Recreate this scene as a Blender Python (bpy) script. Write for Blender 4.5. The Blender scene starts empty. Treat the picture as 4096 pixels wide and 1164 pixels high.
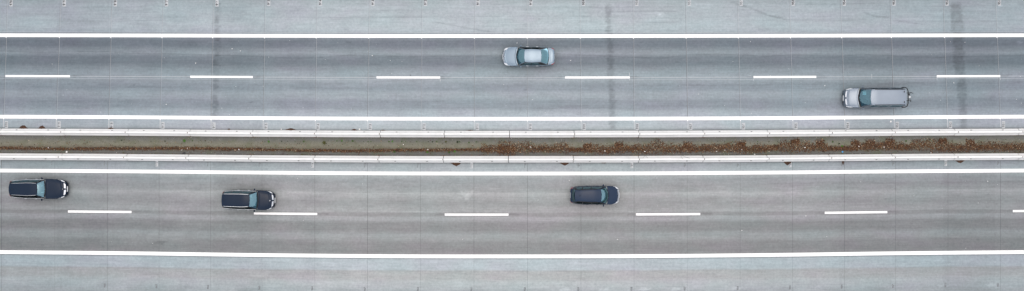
import bpy, bmesh, math, random
import numpy as np
from mathutils import Vector, Matrix
R = math.radians
random.seed(7)
rng = np.random.default_rng(11)
scn = bpy.context.scene
COL = scn.collection

# ------------------------------------------------------------------ road frame
# Survey of the motorway: u = distance along it, v = distance across it, both in
# units of 1/42 m; the carriageways bow gently along their length.
K = 42.0
CAMH = 84.0
SX = [0, 512, 1024, 1536, 2048, 2560, 3072, 3584, 4096]
SY = [0, .27, .68, .95, 1.0, .94, .68, .28, 0]
def bow(u):
    if u <= 0: return u * .0004
    if u >= 4096: return -(u - 4096) * .0004
    i = min(int(u // 512), 7); t = (u - SX[i]) / 512.
    p0 = SY[i - 1] if i > 0 else 2 * SY[0] - SY[1]
    p3 = SY[i + 2] if i < 7 else 2 * SY[8] - SY[7]
    p1, p2 = SY[i], SY[i + 1]
    return .5 * (2 * p1 + (p2 - p0) * t + (2 * p0 - 5 * p1 + 4 * p2 - p3) * t * t + (3 * p1 - p0 - 3 * p2 + p3) * t ** 3)
def P(u, v, z=0.0):
    y = v - (1 + .0157 * v) * (1 - bow(u))
    return Vector(((u - 2048) / K, (582 - y) / K, z))
def heading(u, v):
    d = P(u + 30, v) - P(u - 30, v)
    return math.atan2(d.y, d.x)
def unbow(u, y):                      # straight offset from the map back to v
    b = 1 - bow(u)
    return (y + b) / (1 - .0157 * b)

# ------------------------------------------------------------------ materials
def lin(c): return tuple((x / 12.92 if x <= .04045 else ((x + .055) / 1.055) ** 2.4) for x in c)
class N:
    """tiny node builder"""
    def __init__(s, name):
        s.m = bpy.data.materials.new(name); s.m.use_nodes = True
        s.t = s.m.node_tree; s.n = s.t.nodes; s.l = s.t.links
        s.b = s.n['Principled BSDF']
    def add(s, typ, **kw):
        x = s.n.new(typ)
        for k, v in kw.items(): setattr(x, k, v)
        return x
    def put(s, sock, v):
        if hasattr(v, 'is_linked') or hasattr(v, 'links'): s.l.new(v, sock)
        else: sock.default_value = v
    def math(s, op, a, b=0.0, c=None, clamp=False):
        x = s.add('ShaderNodeMath', operation=op, use_clamp=clamp)
        s.put(x.inputs[0], a); s.put(x.inputs[1], b)
        if c is not None: s.put(x.inputs[2], c)
        return x.outputs[0]
    def noise(s, vec, scale, detail=2.0, rough=.5, out=0):
        x = s.add('ShaderNodeTexNoise'); s.put(x.inputs['Vector'], vec)
        x.inputs['Scale'].default_value = scale; x.inputs['Detail'].default_value = detail; x.inputs['Roughness'].default_value = rough
        return x.outputs[out]
    def ramp(s, fac, stops, interp='LINEAR'):
        x = s.add('ShaderNodeValToRGB'); e = x.color_ramp; e.interpolation = interp
        while len(e.elements) < len(stops): e.elements.new(.5)
        for el, (p, c) in zip(e.elements, stops):
            el.position = p; el.color = (c[0], c[1], c[2], 1) if not isinstance(c, (int, float)) else (c, c, c, 1)
        s.put(x.inputs[0], fac); return x.outputs[0]
    def mix(s, fac, a, b, blend='MIX'):
        x = s.add('ShaderNodeMix', data_type='RGBA', blend_type=blend)
        s.put(x.inputs[0], fac)
        for k, v in ((6, a), (7, b)):
            if isinstance(v, tuple): v = (v[0], v[1], v[2], 1)
            s.put(x.inputs[k], v)
        return x.outputs[2]
    def vec(s, x, y, z=0.0):
        q = s.add('ShaderNodeCombineXYZ')
        for i, v in enumerate((x, y, z)): s.put(q.inputs[i], v)
        return q.outputs[0]
    def obj(s): return s.add('ShaderNodeTexCoord').outputs['Object']
    def pos(s): return s.add('ShaderNodeNewGeometry').outputs['Position']
    def base(s, c, rough=.8, spec=.3):
        if isinstance(c, tuple): c = (c[0], c[1], c[2], 1)
        s.put(s.b.inputs['Base Color'], c); s.put(s.b.inputs['Roughness'], rough); s.put(s.b.inputs['Specular IOR Level'], spec)
        return s.m
    def bump(s, h, strength=.3, dist=.01):
        x = s.add('ShaderNodeBump'); x.inputs['Strength'].default_value = strength; x.inputs['Distance'].default_value = dist
        s.put(x.inputs['Height'], h); s.l.new(x.outputs[0], s.b.inputs['Normal'])

ALB = .80        # sRGB picture value -> reflectance
def G(r, g=None, b=None):
    if g is None: g = b = r
    c = lin((r / 255., g / 255., b / 255.)); f = 1.022 if b > r + 3 else 1.006
    return (c[0] * ALB, c[1] * ALB * f, c[2] * ALB * (1 + (f - 1) * .35))

def road_mat(name, prof, v0, v1, side=(1, 1, 1)):
    k = N(name)
    uv = k.add('ShaderNodeUVMap', uv_map='UVMap').outputs[0]
    sep = k.add('ShaderNodeSeparateXYZ'); k.l.new(uv, sep.inputs[0]); u, v = sep.outputs[0], sep.outputs[1]
    # the tracks wander a little along the road
    wob = k.math('MULTIPLY', k.math('SUBTRACT', k.noise(k.vec(k.math('MULTIPLY', u, 3.0), 0.0), 1.0, 2), .5), .010)
    f = k.math('DIVIDE', k.math('SUBTRACT', k.math('ADD', v, wob), v0 / 1000.), (v1 - v0) / 1000.)
    col = k.ramp(f, [((p - v0) / (v1 - v0), c) for p, c in prof])
    st1 = k.noise(k.vec(k.math('MULTIPLY', u, 4.5), k.math('MULTIPLY', v, 80.0)), 1.0, 4, .6)
    st2 = k.noise(k.vec(k.math('MULTIPLY', u, 14.0), k.math('MULTIPLY', v, 260.0), 3.0), 1.0, 3, .65)
    p = k.pos()
    grain = k.noise(p, 4.2, 2, .8)
    cloud = k.noise(k.vec(k.math('MULTIPLY', u, 9.0), k.math('MULTIPLY', v, 16.0), 7.0), 1.0, 3, .55)
    slab = k.add('ShaderNodeTexWhiteNoise', noise_dimensions='1D')
    k.put(slab.inputs['W'], k.math('FLOOR', k.math('DIVIDE', k.math('SUBTRACT', u, .018), .2086)))
    g = k.math('MULTIPLY_ADD', st1, .30, .85)
    g = k.math('MULTIPLY', g, k.math('MULTIPLY_ADD', st2, .34, .83))
    g = k.math('MULTIPLY', g, k.math('MULTIPLY_ADD', grain, .48, .76))
    mott = k.noise(p, 1.1, 5, .68); patch = k.noise(p, 3.3, 3, .6)
    g = k.math('MULTIPLY', g, k.math('MULTIPLY_ADD', mott, .30, .85))
    g = k.math('MULTIPLY', g, k.math('MULTIPLY_ADD', k.ramp(patch, [(.55, 0.0), (.75, 1.0)]), -.07, 1.01))
    g = k.math('MULTIPLY', g, k.math('MULTIPLY_ADD', cloud, .22, .89))
    g = k.math('MULTIPLY', g, k.math('MULTIPLY_ADD', slab.outputs[0], .06, .97))
    wear = k.add('ShaderNodeAttribute', attribute_name='wear').outputs['Fac']  # wear plus the painted shadow lines at the barrier feet
    g = k.math('MULTIPLY', g, k.math('ADD', wear, 1.0))
    col = k.mix(1.0, col, k.vec(g, g, g), 'MULTIPLY')
    tn = k.noise(k.vec(k.math('MULTIPLY', u, 5.0), k.math('MULTIPLY', v, 13.0), 1.3), 1.0, 2, .5)
    tint = k.ramp(tn, [(.30, (1.02, .985, 1.015)), (.44, (1.0, 1.0, 1.0)), (.56, (.98, 1.01, 1.0)), (.70, (.955, 1.016, 1.003))])
    col = k.mix(1.0, col, tint, 'MULTIPLY')
    # light falloff put into the colour, stepped by slab: both ends darker and cooler
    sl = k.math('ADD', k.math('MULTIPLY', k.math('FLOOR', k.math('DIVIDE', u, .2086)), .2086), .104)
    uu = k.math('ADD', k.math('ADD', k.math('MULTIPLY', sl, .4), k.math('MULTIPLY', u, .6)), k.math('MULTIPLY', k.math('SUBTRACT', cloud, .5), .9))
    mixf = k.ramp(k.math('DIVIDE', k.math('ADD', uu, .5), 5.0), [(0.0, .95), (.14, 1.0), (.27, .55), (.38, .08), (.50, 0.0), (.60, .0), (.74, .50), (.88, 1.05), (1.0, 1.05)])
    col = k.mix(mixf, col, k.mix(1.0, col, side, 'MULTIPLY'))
    k.base(col, .88, .25)
    k.bump(k.noise(p, 60.0, 3, .7), .25, .004)
    return k.m

NPROF = [(-80, G(150, 157, 160)), (0, G(158, 165, 170)), (22, G(166, 173, 179)), (60, G(168, 175, 181)), (110, G(173, 180, 186)), (134, G(162, 170, 177)),
         (153, G(128, 134, 142)), (165, G(113, 119, 128)), (184, G(114, 120, 129)), (200, G(131, 138, 145)), (214, G(142, 149, 156)), (230, G(118, 125, 133)), (256, G(115, 122, 130)),
         (272, G(131, 138, 145)), (292, G(146, 154, 161)), (312, G(153, 160, 167)), (326, G(148, 155, 162)), (342, G(139, 146, 154)), (358, G(139, 147, 155)), (374, G(153, 160, 167)), (390, G(150, 157, 164)),
         (408, G(137, 144, 152)), (432, G(140, 147, 155)), (446, G(158, 165, 172)), (466, G(165, 172, 180)), (488, G(174, 180, 187)), (512, G(172, 178, 184)), (522, G(150, 155, 159)), (545, G(130, 132, 132))]
SPROF = [(630, G(140, 142, 143)), (655, G(152, 157, 162)), (664, G(160, 166, 171)), (686, G(172, 177, 182)), (704, G(163, 166, 168)), (720, G(152, 154, 157)), (746, G(150, 151, 153)), (762, G(152, 154, 155)), (776, G(166, 167, 168)),
         (792, G(156, 157, 158)), (815, G(147, 148, 149)), (834, G(156, 157, 158)), (848, G(158, 159, 160)), (853, G(146, 146, 147)), (864, G(145, 145, 146)), (869, G(159, 160, 162)), (880, G(156, 157, 159)), (893, G(137, 138, 139)), (922, G(136, 137, 138)),
         (938, G(150, 152, 154)), (956, G(150, 152, 153)), (972, G(137, 138, 139)), (1005, G(134, 135, 136)), (1017, G(142, 142, 143)), (1034, G(166, 172, 177)), (1040, G(173, 180, 186)), (1078, G(174, 181, 187)), (1086, G(167, 169, 170)), (1115, G(168, 170, 171)), (1130, G(174, 178, 181)), (1160, G(166, 171, 175)), (1250, G(150, 152, 152))]
M = {}
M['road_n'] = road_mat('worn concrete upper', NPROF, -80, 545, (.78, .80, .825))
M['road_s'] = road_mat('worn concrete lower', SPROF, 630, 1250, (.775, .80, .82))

def simple(name, c, rough=.6, spec=.4, metal=0.0, coat=0.0, var=0.0, scale=8.0):
    k = N(name)
    if var:
        nz = k.noise(k.obj(), scale, 4, .6)
        col = k.mix(nz, tuple(x * (1 - var) for x in c), tuple(min(1, x * (1 + var)) for x in c))
    else:
        col = c
    k.base(col, rough, spec)
    k.b.inputs['Metallic'].default_value = metal
    k.b.inputs['Coat Weight'].default_value = coat
    k.b.inputs['Coat Roughness'].default_value = .04
    return k.m

def paint_line_mat():
    k = N('white road paint')
    p = k.pos()
    n1 = k.noise(p, 3.0, 4, .7)
    col = k.ramp(n1, [(.25, (.74, .75, .75)), (.45, (.84, .84, .83)), (.75, (.86, .86, .855))])
    k.base(col, .7, .3); k.bump(k.noise(p, 80, 2), .2, .003)
    return k.m
M['paint'] = paint_line_mat()
M['joint'] = simple('joint sealant', (.075, .08, .085), .8, .2, var=.6, scale=.7)
M['joint_pale'] = simple('pale joint filler', (.42, .44, .46), .9, .2, var=.15, scale=3)
M['faded'] = simple('faded white paint', (.44, .46, .475), .9, .2, var=.12, scale=6)
M['digit'] = simple('black stencil paint', (.03, .03, .035), .85, .2)
M['digit_worn'] = simple('worn stencil paint', (.16, .17, .18), .9, .2, var=.3, scale=12)

def barrier_mat():
    k = N('white cast concrete')
    p = k.pos()
    n1 = k.noise(p, 1.3, 4, .6); n2 = k.noise(p, 14., 4, .7)
    sep = k.add('ShaderNodeSeparateXYZ'); k.l.new(p, sep.inputs[0])
    streak = k.noise(k.vec(k.math('MULTIPLY', sep.outputs[0], 5.0), 0.0, k.math('MULTIPLY', sep.outputs[2], .5)), 1.0, 4, .7)
    col = k.ramp(n1, [(.25, (.66, .665, .65)), (.5, (.73, .73, .72)), (.75, (.76, .76, .755))])
    col = k.mix(k.math('MULTIPLY', k.ramp(streak, [(.52, 0.0), (.75, 1.0)]), .28), col, (.56, .55, .50))
    col = k.mix(k.math('MULTIPLY', k.ramp(n2, [(.60, 0.0), (.8, 1.0)]), .25), col, (.55, .55, .53))
    k.base(col, .8, .3); k.bump(n2, .15, .004)
    return k.m
M['barrier'] = barrier_mat()
M['slot'] = simple('dark steel slot', (.05, .05, .055), .6, .3)
M['coupling'] = simple('rusty coupling steel', (.09, .055, .035), .7, .3, var=.4, scale=20)

def median_mat():
    k = N('median gravel')
    uv = k.add('ShaderNodeUVMap', uv_map='UVMap').outputs[0]
    sep = k.add('ShaderNodeSeparateXYZ'); k.l.new(uv, sep.inputs[0]); u, v = sep.outputs[0], sep.outputs[1]
    p = k.pos()
    wob = k.math('MULTIPLY', k.math('SUBTRACT', k.noise(k.vec(k.math('MULTIPLY', u, 9.0), 0.0), 1.0, 3), .5), .012)
    f = k.math('DIVIDE', k.math('SUBTRACT', k.math('ADD', v, wob), .540), .090)
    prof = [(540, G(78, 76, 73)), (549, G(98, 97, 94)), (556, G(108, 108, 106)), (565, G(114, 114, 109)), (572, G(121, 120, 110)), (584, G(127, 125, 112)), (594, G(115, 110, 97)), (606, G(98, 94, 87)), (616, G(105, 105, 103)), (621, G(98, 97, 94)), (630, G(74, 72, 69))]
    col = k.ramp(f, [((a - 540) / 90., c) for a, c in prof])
    n1 = k.noise(p, 22., 4, .8); n2 = k.noise(p, 2.0, 3, .6)
    g = k.math('MULTIPLY', k.math('MULTIPLY_ADD', n1, 1.3, .35), k.math('MULTIPLY_ADD', n2, .4, .8))
    col = k.mix(1.0, col, k.vec(g, g, g), 'MULTIPLY')
    gr = k.ramp(k.noise(p, .9, 3, .6), [(.48, 0.0), (.68, 1.0)])
    col = k.mix(k.math('MULTIPLY', gr, .35), col, (.085, .10, .045))
    k.base(col, .95, .15); k.bump(n1, .6, .02)
    return k.m
M['median'] = median_mat()

# ------------------------------------------------------------------ object helpers
def tag(o, label=None, cat=None, group=None, kind=None):
    if label: o['label'] = label
    if cat: o['category'] = cat
    if group: o['group'] = group
    if kind: o['kind'] = kind
    return o
def link(o, parent=None):
    COL.objects.link(o)
    if parent is not None: o.parent = parent
    return o
def mesh_obj(name, verts, faces, mats, parent=None, smooth=False, midx=None):
    me = bpy.data.meshes.new(name)
    me.from_pydata([tuple(v) for v in verts], [], faces)
    for m in (mats if isinstance(mats, (list, tuple)) else [mats]): me.materials.append(m)
    if midx is not None: me.polygons.foreach_set('material_index', midx)
    if smooth: me.polygons.foreach_set('use_smooth', [True] * len(faces))
    me.update()
    return link(bpy.data.objects.new(name, me), parent)
def empty(name, loc=(0, 0, 0), rz=0, parent=None):
    o = bpy.data.objects.new(name, None); o.empty_display_size = .3
    link(o, parent); o.location = loc; o.rotation_euler = (0, 0, rz); return o
def copy_tree(o, parent=None):
    c = o.copy(); COL.objects.link(c); c.parent = parent
    for ch in list(o.children): copy_tree(ch, c)
    return c
class MB:
    def __init__(s): s.v = []; s.f = []; s.m = []
    def add(s, vs, fs, mi=0):
        b = len(s.v); s.v += [Vector(x) for x in vs]; s.f += [tuple(i + b for i in f) for f in fs]; s.m += [mi] * len(fs); return s
    def box(s, c, d, mi=0, rot=None, taper=1.0):
        hx, hy, hz = d[0] / 2, d[1] / 2, d[2] / 2
        vs = [Vector((sx * hx * (taper if sz > 0 else 1), sy * hy * (taper if sz > 0 else 1), sz * hz)) for sz in (-1, 1) for sx, sy in ((-1, -1), (1, -1), (1, 1), (-1, 1))]
        if rot is not None: vs = [rot @ v for v in vs]
        vs = [v + Vector(c) for v in vs]
        return s.add(vs, [(3, 2, 1, 0), (4, 5, 6, 7), (0, 1, 5, 4), (1, 2, 6, 5), (2, 3, 7, 6), (3, 0, 4, 7)], mi)
    def tube(s, pts, r, n=8, mi=0):
        pts = [Vector(p) for p in pts]; rs = r if isinstance(r, (list, tuple)) else [r] * len(pts)
        vs = []; fs = []
        for i, p in enumerate(pts):
            d = (pts[min(i + 1, len(pts) - 1)] - pts[max(i - 1, 0)]).normalized()
            a = d.orthogonal() if abs(d.z) > .9 else d.cross(Vector((0, 0, 1)))
            a.normalize(); b = d.cross(a)
            vs += [p + (a * math.cos(2 * math.pi * j / n) + b * math.sin(2 * math.pi * j / n)) * rs[i] for j in range(n)]
        for i in range(len(pts) - 1):
            for j in range(n):
                k = (j + 1) % n; fs.append((i * n + j, i * n + k, (i + 1) * n + k, (i + 1) * n + j))
        fs.append(tuple(range(n - 1, -1, -1))); fs.append(tuple((len(pts) - 1) * n + j for j in range(n)))
        return s.add(vs, fs, mi)
    def lathe_y(s, prof, n=24, c=(0, 0, 0), mi=0):      # prof: (radius, y) round the Y axis
        vs = []; fs = []; m = len(prof)
        for j in range(n):
            a = 2 * math.pi * j / n
            vs += [Vector((r * math.cos(a) + c[0], y + c[1], r * math.sin(a) + c[2])) for r, y in prof]
        for j in range(n):
            k = (j + 1) % n
            for i in range(m - 1): fs.append((j * m + i, j * m + i + 1, k * m + i + 1, k * m + i))
        return s.add(vs, fs, mi)
    def ball(s, c, r, n=10, mi=0):
        rx, ry, rz = r if isinstance(r, (tuple, list)) else (r, r, r)
        vs = []; fs = []; m = n // 2 + 1
        for i in range(m):
            th = math.pi * i / (m - 1)
            for j in range(n):
                a = 2 * math.pi * j / n
                vs.append((c[0] + rx * math.sin(th) * math.cos(a), c[1] + ry * math.sin(th) * math.sin(a), c[2] + rz * math.cos(th)))
        for i in range(m - 1):
            for j in range(n):
                k = (j + 1) % n; fs.append((i * n + j, (i + 1) * n + j, (i + 1) * n + k, i * n + k))
        return s.add(vs, fs, mi)
    def build(s, name, mats, parent=None, smooth=False):
        return mesh_obj(name, s.v, s.f, mats, parent, smooth, s.m)
ORD = 'zeroth first second third fourth fifth sixth seventh eighth ninth tenth eleventh twelfth thirteenth fourteenth fifteenth sixteenth seventeenth eighteenth nineteenth'.split()
def ordinal(i):
    if i < 20: return ORD[i]
    t = {2: 'twent', 3: 'thirt', 4: 'fort', 5: 'fift'}[i // 10]
    return t + 'ieth' if i % 10 == 0 else t + 'y ' + ORD[i % 10]

# ------------------------------------------------------------------ carriageways
def vnoise(x, y, seed):
    """smooth value noise on numpy arrays"""
    def h(i, j): 
        q = np.sin(i * 127.1 + j * 311.7 + seed * 74.7) * 43758.5453
        return q - np.floor(q)
    xi, yi = np.floor(x), np.floor(y); fx, fy = x - xi, y - yi
    fx = fx * fx * (3 - 2 * fx); fy = fy * fy * (3 - 2 * fy)
    return (h(xi, yi) * (1 - fx) + h(xi + 1, yi) * fx) * (1 - fy) + (h(xi, yi + 1) * (1 - fx) + h(xi + 1, yi + 1) * fx) * fy
def sstep(a, b, x):
    t = np.clip((x - a) / (b - a), 0, 1); return t * t * (3 - 2 * t)
def streak(W, U, V, pts, half, depth, soft=2.0, seed=0, patch=0.0):
    """a mark along a polyline (tyre mark, crack, stain): changes the wear amount near it"""
    xs = np.array([p[0] for p in pts], float); ys = np.array([p[1] for p in pts], float)
    yy = np.interp(U, xs, ys)
    inside = sstep(xs[0] - 12, xs[0] + 12, U) * (1 - sstep(xs[-1] - 12, xs[-1] + 12, U))
    d = np.abs(V - yy)
    a = (1 - sstep(half, half + soft, d)) * inside
    if patch: a = a * (1 - patch + patch * sstep(.35, .6, vnoise(U / 23., V / 5., seed)))
    W += depth * a
def crossband(W, U, V, top, bot, half, depth, seed, ragged=.5):
    """wet patch running across the lanes from top=(u,v) to bot=(u,v)"""
    t = np.clip((V - top[1]) / (bot[1] - top[1]), 0, 1)
    c = top[0] + (bot[0] - top[0]) * t + 6 * (vnoise(V / 30., V * 0, seed) - .5)
    hw = half[0] + (half[1] - half[0]) * t + 7 * (vnoise(V / 14., V * 0 + 3, seed) - .5)
    d = np.abs(U - c)
    hw = hw + 9 * (vnoise(U / 6., V / 4., seed + 7) - .5)
    a = (1 - sstep(hw - 4, hw + 4, d)) * (.72 + .5 * vnoise(U / 50., V / 3.2, seed + 5))
    a = a * sstep(top[1] - 12, top[1] + 10, V) * (1 - sstep(bot[1] - 8, bot[1] + 4, V))
    a = a * (1 - ragged + ragged * sstep(.25, .7, vnoise(U / 11., V / 9., seed + 2)))
    W += depth * a
def blob(W, U, V, c, r, depth, seed):
    d = np.sqrt(((U - c[0]) / r[0]) ** 2 + ((V - c[1]) / r[1]) ** 2) + (vnoise(U / 7., V / 5., seed) - .5) * 1.1
    W += depth * (1 - sstep(.55, 1.1, d))

JT = [25, 237.3, 443.2, 648, 850.7, 1057.8, 1264.9, 1474.8, 1686.3, 1897.3, 2108.8, 2320.7, 2533.4, 2744.4, 2953.1, 3161.4, 3366.6, 3564.9, 3777.6, 3987.5]
JM = [15, 225.8, 435.7, 640.8, 844.7, 1053, 1261.3, 1470, 1684.7, 1897.4, 2110, 2324.3, 2536.6, 2750.4, 2961.1, 3170.6, 3378, 3575.7, 3788.7, 4000.2]
JB = [5.6, 219.4, 429.3, 636.4, 842, 1047.9, 1259.3, 1470, 1681.9, 1895.8, 2110, 2323.9, 2536.2, 2748.8, 2960.7, 3170.2, 3377.3, 3582.4, 3791.9, 4002.2]
def joint_u(i, v, upper):
    if upper: return JT[i] + (JM[i] - JT[i]) * (v - 143) / 324.
    return JB[i]

def carriageway(name, va, vb, mat, upper, paint_wear_shade):
    us = np.concatenate([np.arange(-4200, -320, 200), np.arange(-320, 4420, 8), np.arange(4420, 8400, 200)]).astype(float)
    vs = np.arange(va, vb + .1, 3.0)
    U, V = np.meshgrid(us, vs)                    # rows = v
    B = np.array([bow(x) for x in us])[None, :]
    Y = V - (1 + .0157 * V) * (1 - B)
    X = (U - 2048) / K; Yw = (582 - Y) / K
    W = np.zeros_like(U); paint_wear_shade(W, U, V)
    nv, nu = U.shape
    co = np.stack([X, Yw, np.zeros_like(X)], -1).reshape(-1, 3)
    i = np.arange(nv * nu).reshape(nv, nu)
    fa = np.stack([i[1:, :-1], i[1:, 1:], i[:-1, 1:], i[:-1, :-1]], -1).reshape(-1, 4)
    verts = co; faces = fa; midx = np.zeros(len(fa), int); uvl = np.stack([U / 1000., V / 1000.], -1).reshape(-1, 2); wl = W.reshape(-1)
    # sealed joints: narrow strips lying on the slab, part of the same surface
    ev, ef, em = [], [], []
    def strip(pts, half, mi, z=.004):
        b = len(verts) + len(ev)
        for (a, c) in pts:
            pass
        P3 = [P(a, c, z) for a, c in pts]
        for j, p in enumerate(P3):
            d = (P3[min(j + 1, len(P3) - 1)] - P3[max(j - 1, 0)]).normalized(); nrm = Vector((-d.y, d.x, 0)) * half
            ev.append(p + nrm); ev.append(p - nrm)
        for j in range(len(P3) - 1):
            ef.append((b + 2 * j, b + 2 * j + 1, b + 2 * j + 3, b + 2 * j + 2)); em.append(mi)
    for j in range(20):
        vv = np.linspace(va + 2, vb - 2, 14)
        jw = random.uniform(.55, 1.15)
        if upper:
            strip([(joint_u(j, v, upper), v) for v in np.linspace(va + 2, 138, 5)], .009 * jw, 1)
            strip([(joint_u(j, v, upper), v) for v in np.linspace(138, vb - 2, 10)], .016 * jw, 1)
        else:
            strip([(joint_u(j, v, upper), v) for v in np.linspace(va + 2, 1030, 10)], .012 * jw, 1)
            strip([(joint_u(j, v, upper), v) for v in np.linspace(1030, vb - 2, 6)], .007 * jw, 1)
        if upper:
            strip([(joint_u(j, v, upper) + 1.6, v) for v in vv], .009, 2)
            strip([(joint_u(j, v, upper) + .5, v) for v in (484, 500, 518)], .032, 3, .006)
    for v, lo, hi in ((133, -300, 4400),) if upper else ((1035.5, -300, 4400),):
        strip([(u, v) for u in range(lo, hi, 40)], .010, 1, .005)
    if upper:
        strip([(u, 131) for u in range(-300, 4400, 40)], .012, 2, .005)
        strip([(u, 310) for u in range(-300, 4400, 40)], .018, 2, .0035)
        strip([(u, 319.5) for u in range(-300, 4400, 40)], .010, 2, .0035)
    allv = np.concatenate([verts, np.array([tuple(x) for x in ev])])
    me = bpy.data.meshes.new(name)
    nf = len(faces) + len(ef)
    loops = np.concatenate([faces.reshape(-1), np.array(ef).reshape(-1)]).astype(np.int32)
    me.vertices.add(len(allv)); me.vertices.foreach_set('co', allv.reshape(-1).astype(np.float32))
    me.loops.add(nf * 4); me.loops.foreach_set('vertex_index', loops)
    me.polygons.add(nf); me.polygons.foreach_set('loop_start', np.arange(0, nf * 4, 4, dtype=np.int32))
    me.polygons.foreach_set('material_index', np.concatenate([midx, np.array(em)]).astype(np.int32))
    for m in (mat, M['joint'], M['joint_pale'], M['faded']): me.materials.append(m)
    uvs = np.concatenate([uvl, np.zeros((len(ev), 2))])
    me.uv_layers.new(name='UVMap').data.foreach_set('uv', uvs[loops].reshape(-1).astype(np.float32))
    at = me.attributes.new('wear', 'FLOAT', 'POINT'); at.data.foreach_set('value', np.concatenate([wl, np.zeros(len(ev))]).astype(np.float32))  # holds wear and the painted shade at the barrier feet
    me.update(calc_edges=True); me.validate()
    o = link(bpy.data.objects.new(name, me)); return o

DN = [(22, 280), (761, 1011), (1506, 1761), (2260, 2519), (3014, 3265), (3747, 4001)]
DS = [(272, 526), (1016, 1269), (1779, 2034), (2544, 2801), (3299, 3549), (4051, 4304)]

def wear_shade_n(W, U, V):
    crossband(W, U, V, (874, 8), (857, 520), (9, 13), -.30, 3, .7)
    crossband(W, U, V, (2432, 18), (2452, 520), (12, 12), -.28, 5, .45)
    crossband(W, U, V, (3822, 12), (3856, 522), (24, 14), -.30, 9, .35)
    crack = [(0, 208), (160, 214), (346, 209), (437, 210), (517, 217), (676, 217), (795, 221), (1024, 226), (1155, 234), (1262, 233), (1302, 229), (1394, 221), (1460, 224), (1620, 226), (1819, 225), (2018, 223), (2219, 215), (2430, 225), (2644, 233), (2764, 219), (2922, 219), (3072, 226), (3179, 221), (3350, 229), (3446, 220), (3493, 223), (3748, 235), (3807, 231), (4096, 226)]
    streak(W, U, V, crack, .8, -.20, 2.5, 4, .5)
    streak(W, U, V, [(1024, 338), (1180, 334), (1390, 336), (1510, 327), (1760, 316), (2010, 310)], .5, -.10, 2.2, 6, .5)
    # tyre marks on the hard shoulder
    streak(W, U, V, [(1735, 87), (1815, 102), (1880, 114), (1965, 128)], .8, -.22, 2.2, 2)
    streak(W, U, V, [(2925, 8), (3000, 32), (3072, 62), (3128, 72)], 2.0, -.24, 3, 8, .4)
    streak(W, U, V, [(3072, 62), (3150, 81), (3420, 84)], 1.0, -.15, 3, 1, .5)
    streak(W, U, V, [(3455, 52), (3500, 66), (3560, 72)], 2.0, -.22, 3, 1, .3)
    streak(W, U, V, [(3580, 84), (3700, 100)], 1.2, -.18, 2, 5, .2)
    streak(W, U, V, [(2430, 47), (2510, 46), (2720, 44)], 1.4, -.17, 3, 6, .4)
    streak(W, U, V, [(1420, 14), (1475, 18)], 2, -.12, 4, 3)
    for (a, b, v, d) in ((0, 700, 27, -.08), (60, 460, 56, -.07), (150, 650, 84, -.10), (1050, 1700, 68, -.10), (1250, 1700, 40, -.09), (1380, 2000, 66, -.09), (2050, 2500, 64, -.09), (2540, 2720, 87, -.12), (3072, 3500, 15, -.14), (3500, 4000, 24, -.10), (3600, 4096, 85, -.11), (1850, 2060, 16, -.10), (2050, 2600, 27, -.08)):
        streak(W, U, V, [(a, v), ((a + b) / 2, v + 3), (b, v - 1)], 1.3, d, 3, int(v), .5)
    # lane two: rubber streaks
    for (a, b, v, d) in ((30, 900, 326, -.06), (100, 700, 352, -.10), (150, 560, 412, -.08), (1150, 1500, 352, -.09), (1480, 1780, 405, -.10), (2050, 2500, 340, -.08), (2150, 2460, 422, -.12), (2130, 2480, 430, -.10), (2550, 3072, 341, -.12), (2550, 2950, 424, -.08), (3072, 3700, 337, -.11), (3600, 4096, 336, -.10)):
        streak(W, U, V, [(a, v), ((a + b) / 2, v + 2), (b, v)], 2, d, 4, int(v), .6)
    blob(W, U, V, (2638, 60), (18, 14), .16, 3); blob(W, U, V, (2636, 58), (5, 5), .22, 4); blob(W, U, V, (4080, 172), (14, 8), .30, 6); blob(W, U, V, (3970, 173), (10, 5), .18, 7); blob(W, U, V, (4003, 24), (8, 6), .22, 8)
    blob(W, U, V, (330, 20), (40, 8), .07, 9)
    for i in range(46):
        blob(W, U, V, (rng.uniform(0, 4096), rng.choice((172, 245, 350, 425)) + rng.uniform(-14, 14)), (rng.uniform(3, 11), rng.uniform(2, 5)), rng.uniform(-.18, -.06), i)
    for i in range(22): blob(W, U, V, (rng.uniform(0, 4096), rng.uniform(5, 128)), (rng.uniform(6, 34), rng.uniform(3, 9)), rng.uniform(-.10, .07), i + 60)
    # ground-off remnants of older dashes
    for a, b in DN:
        blob(W, U, V, (b + 16, 310), (22, 5), -.24, 2); blob(W, U, V, (a - 16, 310), (20, 5), -.20, 3)
    W += -.38 * sstep(518.5, 523, V)  # shadow line at the upper barrier foot, painted into the slab tone
    # soot and tyre dirt next to the kerb line
    W += -.05 * sstep(505, 520, V) * vnoise(U / 60., V / 8., 4)
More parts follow.
